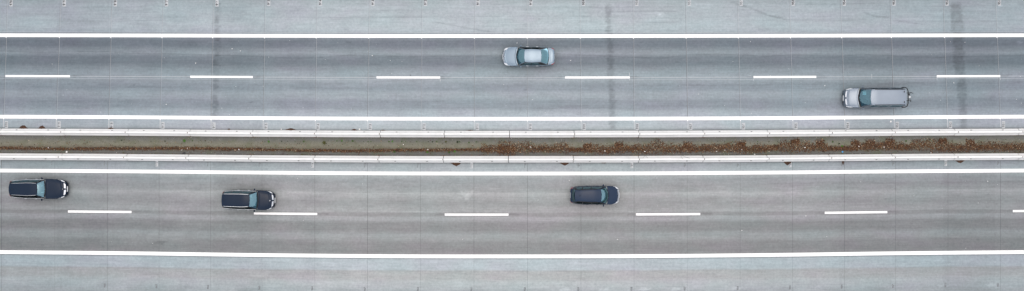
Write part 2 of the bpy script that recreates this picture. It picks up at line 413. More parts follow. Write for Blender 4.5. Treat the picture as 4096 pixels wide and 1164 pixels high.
def wear_shade_s(W, U, V):
    blob(W, U, V, (1868, 775), (42, 22), .16, 3); blob(W, U, V, (1866, 785), (12, 16), .16, 5)
    blob(W, U, V, (640, 980), (26, 8), -.20, 2)
    for i in range(46):
        blob(W, U, V, (rng.uniform(0, 4096), rng.choice((745, 800, 905, 985)) + rng.uniform(-14, 14)), (rng.uniform(3, 11), rng.uniform(2, 5)), rng.uniform(-.18, -.06), i)
    for i in range(16): blob(W, U, V, (rng.uniform(0, 4096), rng.uniform(1045, 1140)), (rng.uniform(6, 30), rng.uniform(3, 8)), rng.uniform(-.08, .07), i + 60)
    for a, b in DS:
        blob(W, U, V, (b + 20, 857), (26, 5), -.16, 2); blob(W, U, V, (a - 16, 857), (20, 5), -.12, 3)
    for (a, b, v, d) in ((0, 4096, 771, .05), (100, 900, 718, -.06), (1100, 1700, 727, -.07), (1000, 2100, 767, -.06), (2500, 3500, 796, -.06), (3072, 4096, 738, -.11), (2700, 3072, 720, -.08), (0, 800, 908, -.05), (3300, 4000, 776, -.06), (0, 4096, 1070, -.03), (0, 4096, 1083, -.05)):
        streak(W, U, V, [(a, v), ((a + b) / 2, v + 2), (b, v)], 2, d, 4, int(v), .6)
    streak(W, U, V, [(1600, 846), (1800, 848)], 1.5, .14, 3, 4, .4)
    for i, x in enumerate((2260, 2420, 2580, 2700, 2950, 3770, 3960)): blob(W, U, V, (x, 1158), (22, 8), .20, i)
    W += -.38 * (1 - sstep(651, 655.5, V))  # painted shade along the foot of the lower barrier row
    W += -.10 * sstep(1152, 1166, V) * sstep(.45, .7, vnoise(U / 90., V / 30., 2))
    W += -.10 * (1 - sstep(648, 668, V)) * sstep(.3, .7, vnoise(U / 40., V / 8., 12))
    W += .035 * sstep(2860, 2875, U) * sstep(700, 760, V) * (1 - sstep(830, 900, V)) * sstep(0, 60, 3300 - U)
roadN = tag(carriageway('road', -80, 545, M['road_n'], True, wear_shade_n), 'grey concrete carriageway above the median, driven right to left', kind='structure')
roadS = tag(carriageway('road', 630, 1250, M['road_s'], False, wear_shade_s), 'grey concrete carriageway below the median, driven left to right', kind='structure')

# verge and land beyond the motorway
def verge():
    k = N('verge grass'); p = k.pos()
    n1 = k.noise(p, .6, 5, .6); n2 = k.noise(p, 9., 4, .7)
    col = k.mix(n1, (.045, .065, .02), (.10, .105, .045)); g = k.math('MULTIPLY_ADD', n2, .9, .55)
    k.base(k.mix(1.0, col, k.vec(g, g, g), 'MULTIPLY'), .95, .1); k.bump(n2, .6, .05)
    return k.m
s_ = 900
tag(mesh_obj('ground', [(-s_, -s_, -.06), (s_, -s_, -.06), (s_, s_, -.06), (-s_, s_, -.06)], [(0, 1, 2, 3)], verge()), kind='structure')
# median strip
def band_sheet(name, va, vb, z, mat, nv=4, u0=-4200, u1=8400, crown=0.0):
    us = list(range(u0, -300, 200)) + list(range(-300, 4400, 32)) + list(range(4400, u1, 200)); vs = np.linspace(va, vb, nv)
    ver = []; uv = []
    for v in vs:
        for u in us:
            t = (v - va) / (vb - va)
            ver.append(P(u, v, z + crown * math.sin(math.pi * t))); uv.append((u / 1000., v / 1000.))
    n = len(us); fs = [((j + 1) * n + i, (j + 1) * n + i + 1, j * n + i + 1, j * n + i) for j in range(nv - 1) for i in range(n - 1)]
    o = mesh_obj(name, ver, fs, mat); l = o.data.uv_layers.new(name='UVMap')
    l.data.foreach_set('uv', [c for p in o.data.polygons for vi in p.vertices for c in uv[vi]])
    return o
tag(band_sheet('median_ground', 537, 638, .006, M['median'], 8, crown=.03), 'gravel strip between the two rows of barriers', kind='structure')

# ------------------------------------------------------------------ painted lines
def line_strip(name, v, half, u0, u1, step=40, notch=None):
    n = max(2, int((u1 - u0) / step) + 1); us = np.linspace(u0, u1, n)
    ver = []; fs = []
    for u in us:
        c = P(u, v); ver += [c + Vector((0, half, .009)), c + Vector((0, -half, .009)), c + Vector((0, half, .003)), c + Vector((0, -half, .003))]
    for i in range(n - 1):
        a, b = 4 * i, 4 * i + 4
        fs += [(a + 1, b + 1, b, a), (a + 3, b + 3, b + 1, a + 1), (a, b, b + 2, a + 2)]
    fs += [(0, 2, 3, 1), (4 * n - 4, 4 * n - 3, 4 * n - 1, 4 * n - 2)]
    if notch:                                       # paint run down into each joint
        for j in range(20):
            c = P(joint_u(j, v, True), v); b = len(ver)
            ver += [c + Vector((-.055, -half + .004, .0088)), c + Vector((0, -half - .11, .0088)), c + Vector((.055, -half + .004, .0088))]
            fs.append((b, b + 1, b + 2))
    return mesh_obj(name, ver, fs, M['paint'])
for v, h, lb, nt in ((144.2, .167, 'long solid white line along the upper hard shoulder', True), (475, .17, 'long solid white line above the upper barrier row', True),
                 (694, .17, 'long solid white line below the lower barrier row', False), (1025.2, .172, 'long solid white line along the lower hard shoulder', False)):
    tag(line_strip('road_edge_line', v, h, -4200, 8400, notch=nt), lb, 'edge line', 'solid white edge lines', 'structure')
for row, dl, v in (('upper', DN, 310), ('lower', DS, 858.4)):
    for i, (a, b) in enumerate(dl):
        o = line_strip('road_lane_line', v, .098 if row == 'upper' else .104, a, b, 40)
        tag(o, f'white lane dash, {ordinal(i + 1)} from the left on the {row} carriageway', 'lane dash', f'lane dashes of the {row} carriageway', 'structure')
# survey ticks painted beside two dash ends
tk = MB()
for u, v0, v1 in ((2518, 291, 304), (2518, 315, 322), (3014, 316, 324), (3748, 316, 326), (4001, 316, 326), (1761, 316, 326), (3487, 300, 318)):
    c0, c1 = P(u, v0), P(u, v1); tk.box((c0 + c1) / 2 + Vector((0, 0, .0045)), (.04, (c0 - c1).length, .004))
tag(tk.build('road_tick_markings', M['faded']), 'thin white survey ticks at the lane dash ends', kind='structure')

def text_mesh(s, size):
    cu = bpy.data.curves.new('num', 'FONT'); cu.body = s; cu.size = size; cu.align_x = 'CENTER'; cu.align_y = 'CENTER'; cu.offset = .012; cu.space_character = 1.08
    o = bpy.data.objects.new('num', cu); COL.objects.link(o)
    bpy.context.view_layer.update()
    me = bpy.data.meshes.new_from_object(o.evaluated_get(bpy.context.evaluated_depsgraph_get()))
    bpy.data.objects.remove(o); me.materials.clear(); return me
def number(u, v, s, row, size, boxed, mat):
    me = text_mesh(s, size); rot = Matrix.Rotation(heading(u, v) + R(90), 4, 'Z')
    me.transform(rot); me.materials.append(mat)
    root = bpy.data.objects.new('road_number_marking', me); link(root); root.location = P(u, v, .012 if boxed else .0065)
    tag(root, f'stencilled number {s} {row}', 'number', 'slab numbers stencilled on the concrete', 'structure')
    if boxed:
        b = MB(); b.box((0, 0, -.005), (size * 1.0, size * 2.15, .004)); b.build('backing', M['faded'], root)
for i in range(20):
    s = str(970 - i)
    number(joint_u(i, 9, True) + 15, 9.5 + (3 if i < 5 else 0), s, 'at the top edge of the picture', .31, True, M['digit'] if i not in (12, 13, 14) else M['digit_worn'])
    number(joint_u(i, 505, True) + 12, 507, s, 'above the upper barrier row', .30, True, M['digit_worn'])
    number(joint_u(i, 665, False) - 9, 662, s, 'below the lower barrier row', .25, i % 3 == 0, M['digit_worn'])
    if i not in (0, 1): number(joint_u(i, 1160, False) - 10, 1157, s, 'at the bottom edge of the picture', .24, False, M['digit_worn'])

# ------------------------------------------------------------------ concrete barriers
PROF = [(.315, 0), (.315, .075), (.305, .095), (.135, .30), (.118, .335), (.094, .875), (.078, .90)]
NJ = [-247, 8, 262, 517, 763, 1013, 1266, 1523, 1779, 2038, 2296, 2554, 2811, 3068, 3316, 3565, 3815, 4070, 4325]
SJ = [-258, -3, 252, 511, 757, 1006, 1261, 1517, 1774.5, 2033.7, 2292.5, 2552.9, 2810.5, 3065.7, 3313.3, 3565, 3813.4, 4069.8, 4325]
def barrier(u0, u1, v, face, label, group):
    c = P((u0 + u1) / 2, v); rz = math.atan2((P(u1, v) - P(u0, v)).y, (P(u1, v) - P(u0, v)).x); Ln = (P(u1, v) - P(u0, v)).length - .055
    root = empty('barrier_segment', c, rz)
    tag(root, label, 'barrier', group)
    pf = PROF + [(-y, z) for y, z in reversed(PROF)]
    n = len(pf); xs = [-Ln / 2, -Ln / 2 + .02, 0, Ln / 2 - .02, Ln / 2]; sc = [.96, 1, 1, 1, .96]
    jig = random.uniform(-.008, .008)
    ver = [(x, y * k + jig, z * (1 if k == 1 else .992)) for x, k in zip(xs, sc) for y, z in pf]
    fs = [(i * n + j, (i + 1) * n + j, (i + 1) * n + j + 1, i * n + j + 1) for i in range(len(xs) - 1) for j in range(n - 1)]
    fs += [tuple(range(n)), tuple((len(xs) - 1) * n + j for j in range(n - 1, -1, -1))]
    mesh_obj('body', ver, fs, M['barrier'], root)
    tl = math.atan2(.17, .205)
    for sx in (-1, 1):
        m = MB(); y = face * .185
        m.box((sx * Ln * .25, y, .243), (.16, .055, .022), 0, Matrix.Rotation(-face * R(48), 3, 'X'))
        m.build('lifting_slot', M['slot'], root)
    m = MB(); m.box((Ln / 2 + .0175, jig, .45), (.034, .10, .84)); m.box((Ln / 2 + .02, jig, .885), (.10, .05, .026)); m.build('coupling', M['coupling'], root)
    return root
for row, J, v, face in (('upper', NJ, 536.6, 1), ('lower', SJ, 637.4, -1)):
    for i in range(len(J) - 1):
        barrier(J[i], J[i + 1], v, face, f'white concrete barrier segment, {ordinal(i + 1)} from the left in the {row} row', f'barrier segments of the {row} row')

# ------------------------------------------------------------------ dead leaves, gravel
LEAFC = [(.118, .055, .023), (.070, .034, .017), (.16, .080, .037), (.036, .021, .014), (.25, .155, .08), (.085, .042, .032), (.40, .32, .22)]
LEAFM = [simple('dead leaf %d' % i, c, .8, .2, var=.25, scale=6) for i, c in enumerate(LEAFC)]
def leaf(V_, F_, MI, c, size, mi=None, tilt=.5):
    a = random.uniform(0, 6.283); t = Vector((math.cos(a), math.sin(a), random.uniform(-tilt, tilt))).normalized(); w = Vector((-math.sin(a), math.cos(a), random.uniform(-tilt, tilt))).normalized()
    s = size * random.uniform(.6, 1.35); ww = s * random.uniform(.35, .6); b = len(V_)
    up = Vector((0, 0, s * random.uniform(.05, .3)))
    V_ += [c - t * s, c - t * .2 * s + w * ww + up, c + t * s, c - t * .1 * s - w * ww + up * .6]
    F_.append((b, b + 1, b + 2, b + 3)); MI.append(random.choices(range(7), (26, 28, 10, 24, 5, 18, 4))[0] if mi is None else mi)
def n1(x, s=0):
    return float(vnoise(np.array(x), np.array(s * 3.7), 5 + s))
V_, F_, MI = [], [], []
def put_leaves(count, u0, u1, vfun, size=.055):
    k = 0
    while k < count:
        u = random.uniform(u0, u1); lo, hi = vfun(u)
        if hi <= lo: k += 1; continue
        v = random.gauss((lo + hi) / 2, (hi - lo) / 3.6)
        if not lo - 4 < v < hi + 4 or v < 553 or v > 626: k += .3; continue
        z = .03 + abs(random.gauss(0, .025)); leaf(V_, F_, MI, P(u, v, z + .012), size); k += 1
def narrow(u):
    c = 601.5 + 2.5 * math.sin(u / 170.) + 3 * (n1(u / 60., 1) - .5); h = 4.0 + 3.8 * n1(u / 45., 2)
    if 1105 < u < 1145: h *= .3
    return c - h, c + h
def wide(u):
    lo = 580 - 22 * max(0, n1(u / 75., 3) - .45) * 2 + 10 * (n1(u / 22., 4) - .5); hi = 613 + 14 * (n1(u / 90., 6) - .35)
    for a, b in ((3065, 3125), (3245, 3285)):
        if a < u < b: hi = min(hi, 606)
    if 2275 < u < 2330 or 3310 < u < 3420: lo, hi = max(lo, 591), min(hi, 608)
    if 3330 < u < 3720: hi = min(hi, 606 + 4 * n1(u / 30., 8))
    return lo, hi
put_leaves(7600, -250, 1960, narrow)
put_leaves(19000, 1925, 4350, wide)
put_leaves(900, 1990, 2060, lambda u: (566, 622))
put_leaves(1500, -250, 4350, lambda u: (560, 620))
for cu, top in ((2965, 565), (3180, 558), (3280, 562), (3420, 566), (3480, 563), (3560, 562), (3770, 560), (3880, 565), (2475, 567), (2350, 572), (2750, 568)):
    put_leaves(260, cu - 18, cu + 18, lambda u: (top, top + 26))
# litter in the cracks at the barrier feet
for J, v, d in ((NJ, 549.8, 1), (SJ, 624, -1)):
    for u in J:
        for q in range(26): leaf(V_, F_, MI, P(u + random.gauss(0, 9), v + d * random.uniform(0, 2.2), .04), .035)
for q in range(500): leaf(V_, F_, MI, P(random.uniform(-250, 4350), 550.4 + abs(random.gauss(0, 1.6)), .03), .035)
for q in range(500): leaf(V_, F_, MI, P(random.uniform(-250, 4350), 623.5 - abs(random.gauss(0, 1.6)), .03), .035)
tag(mesh_obj('dead_leaves', V_, F_, LEAFM, midx=MI), 'brown dead leaves drifted along the median', 'leaves', kind='stuff')
GRAVM = [simple('gravel %d' % i, c, .9, .2) for i, c in enumerate(((.30, .29, .25), (.19, .185, .16), (.12, .12, .105), (.46, .45, .42), (.24, .25, .17)))]
g = MB()
OCT = [(1, 0, 0), (0, 1, 0), (-1, 0, 0), (0, -1, 0), (0, 0, 1)]
for q in range(9000):
    u = random.uniform(-250, 4350); v = random.gauss(583, 11) if random.random() < .72 else random.uniform(553, 622)
    if not 552 < v < 623: continue
    s = random.uniform(.012, .034); c = P(u, v, .02); a = random.uniform(0, 6.28); ca, sa = math.cos(a), math.sin(a)
    vs = [c + Vector(((x * ca - y * sa) * s * 1.2, (x * sa + y * ca) * s, z * s * .8)) for x, y, z in OCT]
    g.add(vs, [(0, 1, 4), (1, 2, 4), (2, 3, 4), (3, 0, 4)], random.choices(range(5), (26, 26, 22, 8, 18))[0])
tag(g.build('gravel', GRAVM), 'loose pale gravel on the median', 'gravel', kind='stuff')
# pale grit on the lanes
g = MB()
for q in range(170):
    u = random.uniform(-200, 4300); v = random.choice((random.uniform(155, 465), random.uniform(160, 460), random.uniform(705, 1010)))
    s = random.uniform(.012, .034) if random.random() < .9 else .05; c = P(u, v, .003); a = random.uniform(0, 6.28); ca, sa = math.cos(a), math.sin(a)
    vs = [c + Vector(((x * ca - y * sa) * s * 1.3, (x * sa + y * ca) * s * .8, z * s * .6)) for x, y, z in OCT]
    g.add(vs, [(0, 1, 4), (1, 2, 4), (2, 3, 4), (3, 0, 4)], 0 if random.random() < .8 else 1)
tag(g.build('road_grit', [simple('pale grit', (.72, .72, .70), .8), simple('dark grit', (.06, .06, .06), .8)]), 'specks of pale grit on the lanes', 'grit', kind='stuff')

# ------------------------------------------------------------------ leaf heaps by the barriers
def heap_mat():
    k = N('rotting leaf heap'); p = k.pos(); a = k.noise(p, 14, 4, .7); b = k.noise(p, 2.2, 2)
    col = k.ramp(a, [(.3, (.03, .018, .013)), (.5, (.075, .042, .028)), (.7, (.15, .085, .05))])
    k.base(k.mix(k.math('MULTIPLY', b, .5), col, (.06, .045, .045)), .95, .1); k.bump(a, .8, .02); return k.m
M['heap'] = heap_mat()
def heap(u, v_edge, w, d, side, label, skew=0.0):
    """side=+1: lies on the upper side of a barrier, -1 on the lower side; w, d in survey units"""
    ver = []; fs = []; nx, ny = 18, 7
    for j in range(ny):
        for i in range(nx):
            s = -1 + 2 * i / (nx - 1); t = j / (ny - 1)
            out = max(0, 1 - abs(s - skew * t) ** 1.5) * (1 + .25 * (n1(u + i * .9, 9) - .5))
            x = s * w / 2 / K; y = t * d * out / K
            z = .10 * out * (1 - t) ** .8 * (.7 + .6 * n1(u + i * 1.3 + j * 2.1, 7)) - .004
            if i in (0, nx - 1) or j == ny - 1: z = -.004
            ver.append((x, side * y, z))
    fs = [(j * nx + i, j * nx + i + 1, (j + 1) * nx + i + 1, (j + 1) * nx + i) if side > 0 else (j * nx + i + 1, j * nx + i, (j + 1) * nx + i, (j + 1) * nx + i + 1) for j in range(ny - 1) for i in range(nx - 1)]
    V2 = [Vector(x) for x in ver]; mi = [0] * len(fs)
    for q in range(int(w * 1.2)):
        k = random.randrange(len(ver)); c = Vector(ver[k])
        if c.z > 0: leaf(V2, fs, mi, c + Vector((0, 0, .012)), .035, 1 + random.choice((0, 1, 3, 5)), .4)
    o = mesh_obj('leaf_heap', V2, fs, [M['heap']] + LEAFM, midx=mi)
    o.location = P(u, v_edge, .0); o.rotation_euler.z = heading(u, v_edge)
    tag(o, label, 'leaf heap', 'heaps of rotting leaves at the barriers'); return o
NB, SB = 523.6, 650.4
heap(93, NB, 40, 15, 1, 'dark leaf heap above the upper barrier, first from the left')
heap(168, NB, 32, 14, 1, 'dark leaf heap above the upper barrier, second from the left')
heap(444, NB, 26, 8, 1, 'reddish low leaf heap under a slab number at the upper barrier')
heap(916, NB, 14, 7, 1, 'tiny dark leaf heap on the upper barrier just before the slab numbered 965')
heap(1163, NB, 50, 9, 1, 'wide orange brown leaf heap above the upper barrier left of slab number 964')
heap(1417, NB, 28, 8, 1, 'brown leaf heap beside a white scrap above the upper barrier')
heap(1533, NB, 24, 4, 1, 'flat dark leaf heap above the upper barrier right of slab number 963')
heap(1880, NB, 34, 4, 1, 'thin dark leaf heap above the upper barrier at slab number 961')
heap(1819, SB, 48, 14, -1, 'wide brown leaf heap below the lower barrier, left of centre', .25)
heap(2255, SB, 42, 12, -1, 'brown leaf heap below the lower barrier, above the black compact car', .2)
heap(2415, SB, 24, 3.5, -1, 'thin dark leaf heap below the lower barrier, right of the compact car heap')
heap(3152, SB, 36, 15, -1, 'deep brown leaf heap below the lower barrier, second from the right', -.1)
heap(3372, SB, 10, 18, -1, 'narrow grey brown silt heap below the lower barrier at a joint')
heap(3840, SB, 42, 12, -1, 'brown leaf heap below the lower barrier, rightmost')

# ------------------------------------------------------------------ weeds and scraps
WEED = [simple('weed green', (.045, .085, .018), .7, .3, var=.35, scale=15), simple('weed bright green', (.06, .16, .02), .7, .3, var=.3, scale=15), simple('weed olive', (.075, .075, .025), .7, .3, var=.3, scale=15), simple('weed dark', (.022, .034, .014), .7, .3, var=.3, scale=15)]
def weed_mesh(seed, mat):
    rr = random.Random(seed); vs = []; fs = []
    for q in range(26):
        a = rr.uniform(0, 6.283); ln = rr.uniform(.5, 1.0); w = rr.uniform(.10, .2); h = rr.uniform(.2, .7)
        d = Vector((math.cos(a), math.sin(a), 0)); n = Vector((-math.sin(a), math.cos(a), 0)); b = len(vs)
        vs += [Vector((0, 0, 0)) - n * w * .3, Vector((0, 0, 0)) + n * w * .3, d * ln * .6 + n * w + Vector((0, 0, h)), d * ln * .6 - n * w + Vector((0, 0, h)), d * ln + Vector((0, 0, h * .6))]
        fs += [(b, b + 1, b + 2, b + 3), (b + 3, b + 2, b + 4)]
    o = mesh_obj('weed', vs, fs, mat); return o
wm = [[weed_mesh(10 * i + j, WEED[i]) for j in range(3)] for i in range(4)]
used = set()
def weed(u, y, size, kind, label, grp):
    b = wm[kind][random.randrange(3)]
    if b.name in used: b = b.copy(); COL.objects.link(b)
    used.add(b.name)
    b.location = P(u, unbow(u, y), .03); b.scale = (size, size, size * .8); b.rotation_euler.z = random.uniform(0, 6.28)
    tag(b, label, 'weed', grp)
wl = [(487, 561, .10, 3), (606, 565, .05, 3), (661, 565, .10, 3), (738, 563, .19, 1), (771, 562, .09, 0), (803, 562, .05, 3), (822, 563, .09, 3), (840, 562, .05, 0), (1060, 567, .06, 3), (1076, 566, .15, 1), (1127, 565, .09, 3), (1151, 565, .06, 3), (1181, 566, .06, 0), (1216, 566, .12, 0), (1298, 571, .24, 2), (1348, 563, .09, 0), (1368, 563, .12, 1), (1395, 564, .05, 3), (1411, 564, .13, 0), (1454, 566, .06, 3), (1473, 566, .08, 0), (1484, 566, .08, 0), (1556, 566, .10, 0), (1570, 566, .13, 1), (1607, 566, .09, 0), (1622, 566, .06, 0), (1667, 566, .08, 0), (1713, 567, .07, 3), (1730, 567, .10, 3), (1747, 566, .10, 0), (1784, 567, .14, 2), (1830, 568, .13, 3), (1839, 567, .09, 0), (1876, 570, .10, 0), (1906, 567, .08, 0), (2870, 565, .07, 3), (2898, 565, .06, 3), (2930, 565, .07, 0), (3029, 566, .08, 0), (3076, 565, .07, 3), (3110, 566, .06, 3), (3330, 567, .11, 0), (3356, 575, .12, 3), (3623, 564, .12, 0), (3950, 557, .06, 3), (3985, 557, .06, 3), (4022, 558, .06, 0)]
for i, (u, y, s, k) in enumerate(sorted(wl)):
    weed(u, y, s, k, f'{["dark green", "bright green", "olive brown", "blackish green"][k]} weed tuft, {ordinal(i + 1)} from the left under the upper barrier', 'weeds in a row under the upper barrier')
for i, (u, y, s, k) in enumerate([(495, 611, .10, 2), (1209, 618, .13, 2), (1578, 607, .16, 0), (1710, 608, .14, 1), (1797, 609, .14, 0), (1819, 606, .15, 1), (3368, 584, .15, 1)]):
    weed(u, y, s, k, f'{["dark green", "bright green", "olive brown"][k]} weed tuft, {ordinal(i + 1)} from the left below the leaf band', 'weeds below the band of leaves')
for row_ in wm:
    for b_ in row_:
        if b_.name not in used: bpy.data.objects.remove(b_)
SCR = simple('white litter', (.78, .77, .74), .7, .3, var=.08, scale=8)
def scrap(u, y, w, h, mat, name, label, cat, grp=None, rz=None, zz=.045):
    me = MB(); n = 9; ring = []
    rr = random.Random(int(u))
    top = [Vector((math.cos(6.283 * i / n) * w / 2 * rr.uniform(.75, 1.1), math.sin(6.283 * i / n) * h / 2 * rr.uniform(.75, 1.1), zz * rr.uniform(.7, 1.1))) for i in range(n)]
    bot = [Vector((v.x * 1.06, v.y * 1.06, 0)) for v in top]
    me.add(top + bot, [tuple(range(n))] + [(n + i, n + (i + 1) % n, (i + 1) % n, i) for i in range(n)])
    o = me.build(name, mat); o.location = P(u, unbow(u, y), .035); o.rotation_euler.z = random.uniform(-.6, .6) if rz is None else rz
    return tag(o, label, cat, grp)
sl = [(195, 591, .13, .12), (727, 600, .14, .06), (751, 594, .09, .08), (956, 598, .10, .12), (1346, 605, .07, .11), (1614, 578, .09, .09), (1712, 599, .15, .08), (2006, 605, .09, .10), (2122, 588, .19, .08), (2420, 604, .15, .10), (2579, 606, .13, .09), (2865, 606, .09, .08), (2899, 600, .10, .09), (2966, 599, .10, .08), (3018, 617, .12, .07), (3219, 590, .11, .12), (3434, 585, .10, .12), (3536, 589, .11, .14), (3723, 611, .13, .07), (3930, 584, .12, .09)]
for i, (u, y, w, h) in enumerate(sl):
    scrap(u, y, w, h, SCR, 'litter_scrap', f'small white scrap of litter, {ordinal(i + 1)} from the left on the median leaves', 'litter', 'white scraps among the median leaves')
scrap(268, 608, .15, .20, SCR, 'litter_scrap', 'larger crumpled white scrap beside the lower barrier, under the leaf band', 'litter', zz=.09)
o = scrap(1438, 517, .16, .14, SCR, 'litter_scrap', 'white scrap beside a brown leaf heap above the upper barrier', 'litter', zz=.06); o.location.z = 0
o = scrap(1125, 517, .10, .09, SCR, 'litter_scrap', 'tiny white scrap left of the wide orange leaf heap', 'litter'); o.location.z = 0
o = scrap(3563, 486, .14, .16, SCR, 'litter_scrap', 'white scrap on the concrete below the silver van', 'litter'); o.location.z = 0
scrap(3369, 607, .16, .15, simple('blue plastic', (.05, .28, .55), .4, .5), 'litter_scrap', 'bright blue plastic scrap beside the lower barrier', 'litter', zz=.06)
scrap(737, 612, .30, .13, simple('black rubber', (.008, .012, .018), .5, .4), 'rubber_scrap', 'black rubber scrap lying by the lower barrier', 'litter', rz=.2, zz=.08)
# bramble shoots hanging over the lower barrier
k = MB()
for (pts) in ([(2718, 612, .5), (2722, 622, .93), (2735, 628, .95), (2752, 632, .90)], [(2722, 622, .93), (2716, 626, .93), (2724, 634, .92)]):
    k.tube([P(u, unbow(u, y), z) for u, y, z in pts], .012, 5)
tag(k.build('bramble_shoot', simple('dry stem', (.10, .09, .05), .8)), 'thin dry bramble shoot hanging over the lower barrier', 'plant')
k = MB()
for (pts) in ([(2570, 612, .4), (2576, 622, .91), (2585, 632, .93)], [(2576, 622, .91), (2566, 630, .92)], [(2582, 614, .4), (2578, 622, .92)]):
    k.tube([P(u, unbow(u, y), z) for u, y, z in pts], .010, 5)
tag(k.build('bramble_shoot', bpy.data.materials['dry stem']), 'thin forked dry shoot lying across the lower barrier', 'plant')

# ------------------------------------------------------------------ vehicles
def carpaint(name, c, metal, rough=.32, coat=1.0):
    k = N(name); nz = k.noise(k.obj(), 1.6, 3, .5)
    k.base(k.mix(nz, tuple(x * .92 for x in c), tuple(x * 1.08 for x in c)), rough, .04 if metal == 0 else .3)
    k.b.inputs['Metallic'].default_value = metal; k.b.inputs['Coat Weight'].default_value = coat; k.b.inputs['Coat Roughness'].default_value = .06
    return k.m
def glassmat(name, tint, clear, refl=1.0):
    k = N(name)
    tr = k.add('ShaderNodeBsdfTransparent'); tr.inputs[0].default_value = (*tint, 1)
    gl = k.add('ShaderNodeBsdfGlossy'); gl.inputs['Roughness'].default_value = .05; gl.inputs[0].default_value = (.55, .86, 1.0, 1)
    fr = k.add('ShaderNodeFresnel'); fr.inputs[0].default_value = 1.6
    fac = k.math('MULTIPLY_ADD', fr.outputs[0], refl, clear, clamp=True)
    mx = k.add('ShaderNodeMixShader'); k.l.new(fac, mx.inputs[0]); k.l.new(tr.outputs[0], mx.inputs[1]); k.l.new(gl.outputs[0], mx.inputs[2])
    out = [x for x in k.n if x.type == 'OUTPUT_MATERIAL'][0]; k.l.new(mx.outputs[0], out.inputs[0]); k.n.remove(k.b); return k.m
M['silver'] = carpaint('silver car paint', (.195, .255, .315), .75, .36, .25)
M['vansilver'] = carpaint('silver van paint', (.185, .222, .270), .75, .36, .25)
M['navy'] = carpaint('black blue car paint', (.006, .015, .033), .0, .35, .22)
M['navy2'] = carpaint('dark slate car paint', (.014, .028, .058), .0, .35, .26)
M['wsglass'] = glassmat('windscreen glass', (.40, .70, .755), .12)
M['wspale'] = glassmat('pale windscreen glass', (.46, .78, .82), .20)
M['sideglass'] = glassmat('dark side glass', (.05, .07, .075), .0, .20)
M['cabin'] = simple('grey cabin trim', (.17, .19, .19), .8, .2, var=.3, scale=5)
M['seat'] = simple('seat cloth', (.16, .17, .17), .9, .2, var=.2, scale=12)
M['seatpale'] = simple('pale seat cover', (.55, .58, .57), .9, .2)
M['paper'] = simple('white paper', (.80, .82, .82), .8, .2)
M['trim'] = simple('black plastic trim', (.012, .013, .016), .5, .4)
M['tyre'] = simple('tyre rubber', (.018, .018, .018), .85, .2)
M['rim'] = simple('alloy rim', (.45, .46, .48), .3, .5, metal=.9)
M['chrome'] = simple('chrome', (.72, .74, .77), .38, .5, metal=1.0)
M['lamp'] = simple('headlamp lens', (.80, .83, .86), .25, .6, metal=.35, coat=1.0)
M['lampd'] = simple('headlamp housing', (.22, .24, .27), .15, .6, coat=1.0)
M['red'] = simple('red tail lamp', (.45, .012, .012), .15, .6, coat=1.0)
M['plate'] = simple('number plate', (.80, .82, .84), .5, .4)

def interp(pts, x):
    if x <= pts[0][0]: return pts[0][1]
    for i in range(len(pts) - 1):
        if x <= pts[i + 1][0]:
            t = (x - pts[i][0]) / (pts[i + 1][0] - pts[i][0])
            p1, p2 = pts[i][1], pts[i + 1][1]; h = pts[i + 1][0] - pts[i][0]
            def sl(j):
                if j <= 0 or j >= len(pts) - 1: return None
                a = (pts[j][1] - pts[j - 1][1]) / (pts[j][0] - pts[j - 1][0]); b = (pts[j + 1][1] - pts[j][1]) / (pts[j + 1][0] - pts[j][0])
                return 0 if a * b <= 0 else 2 * a * b / (a + b)
            s0 = sl(i); s1 = sl(i + 1); d = (p2 - p1) / h
            s0 = d if s0 is None else s0; s1 = d if s1 is None else s1
            return p1 * (2 * t ** 3 - 3 * t * t + 1) + h * s0 * (t ** 3 - 2 * t * t + t) + p2 * (-2 * t ** 3 + 3 * t * t) + h * s1 * (t ** 3 - t * t)
    return pts[-1][1]

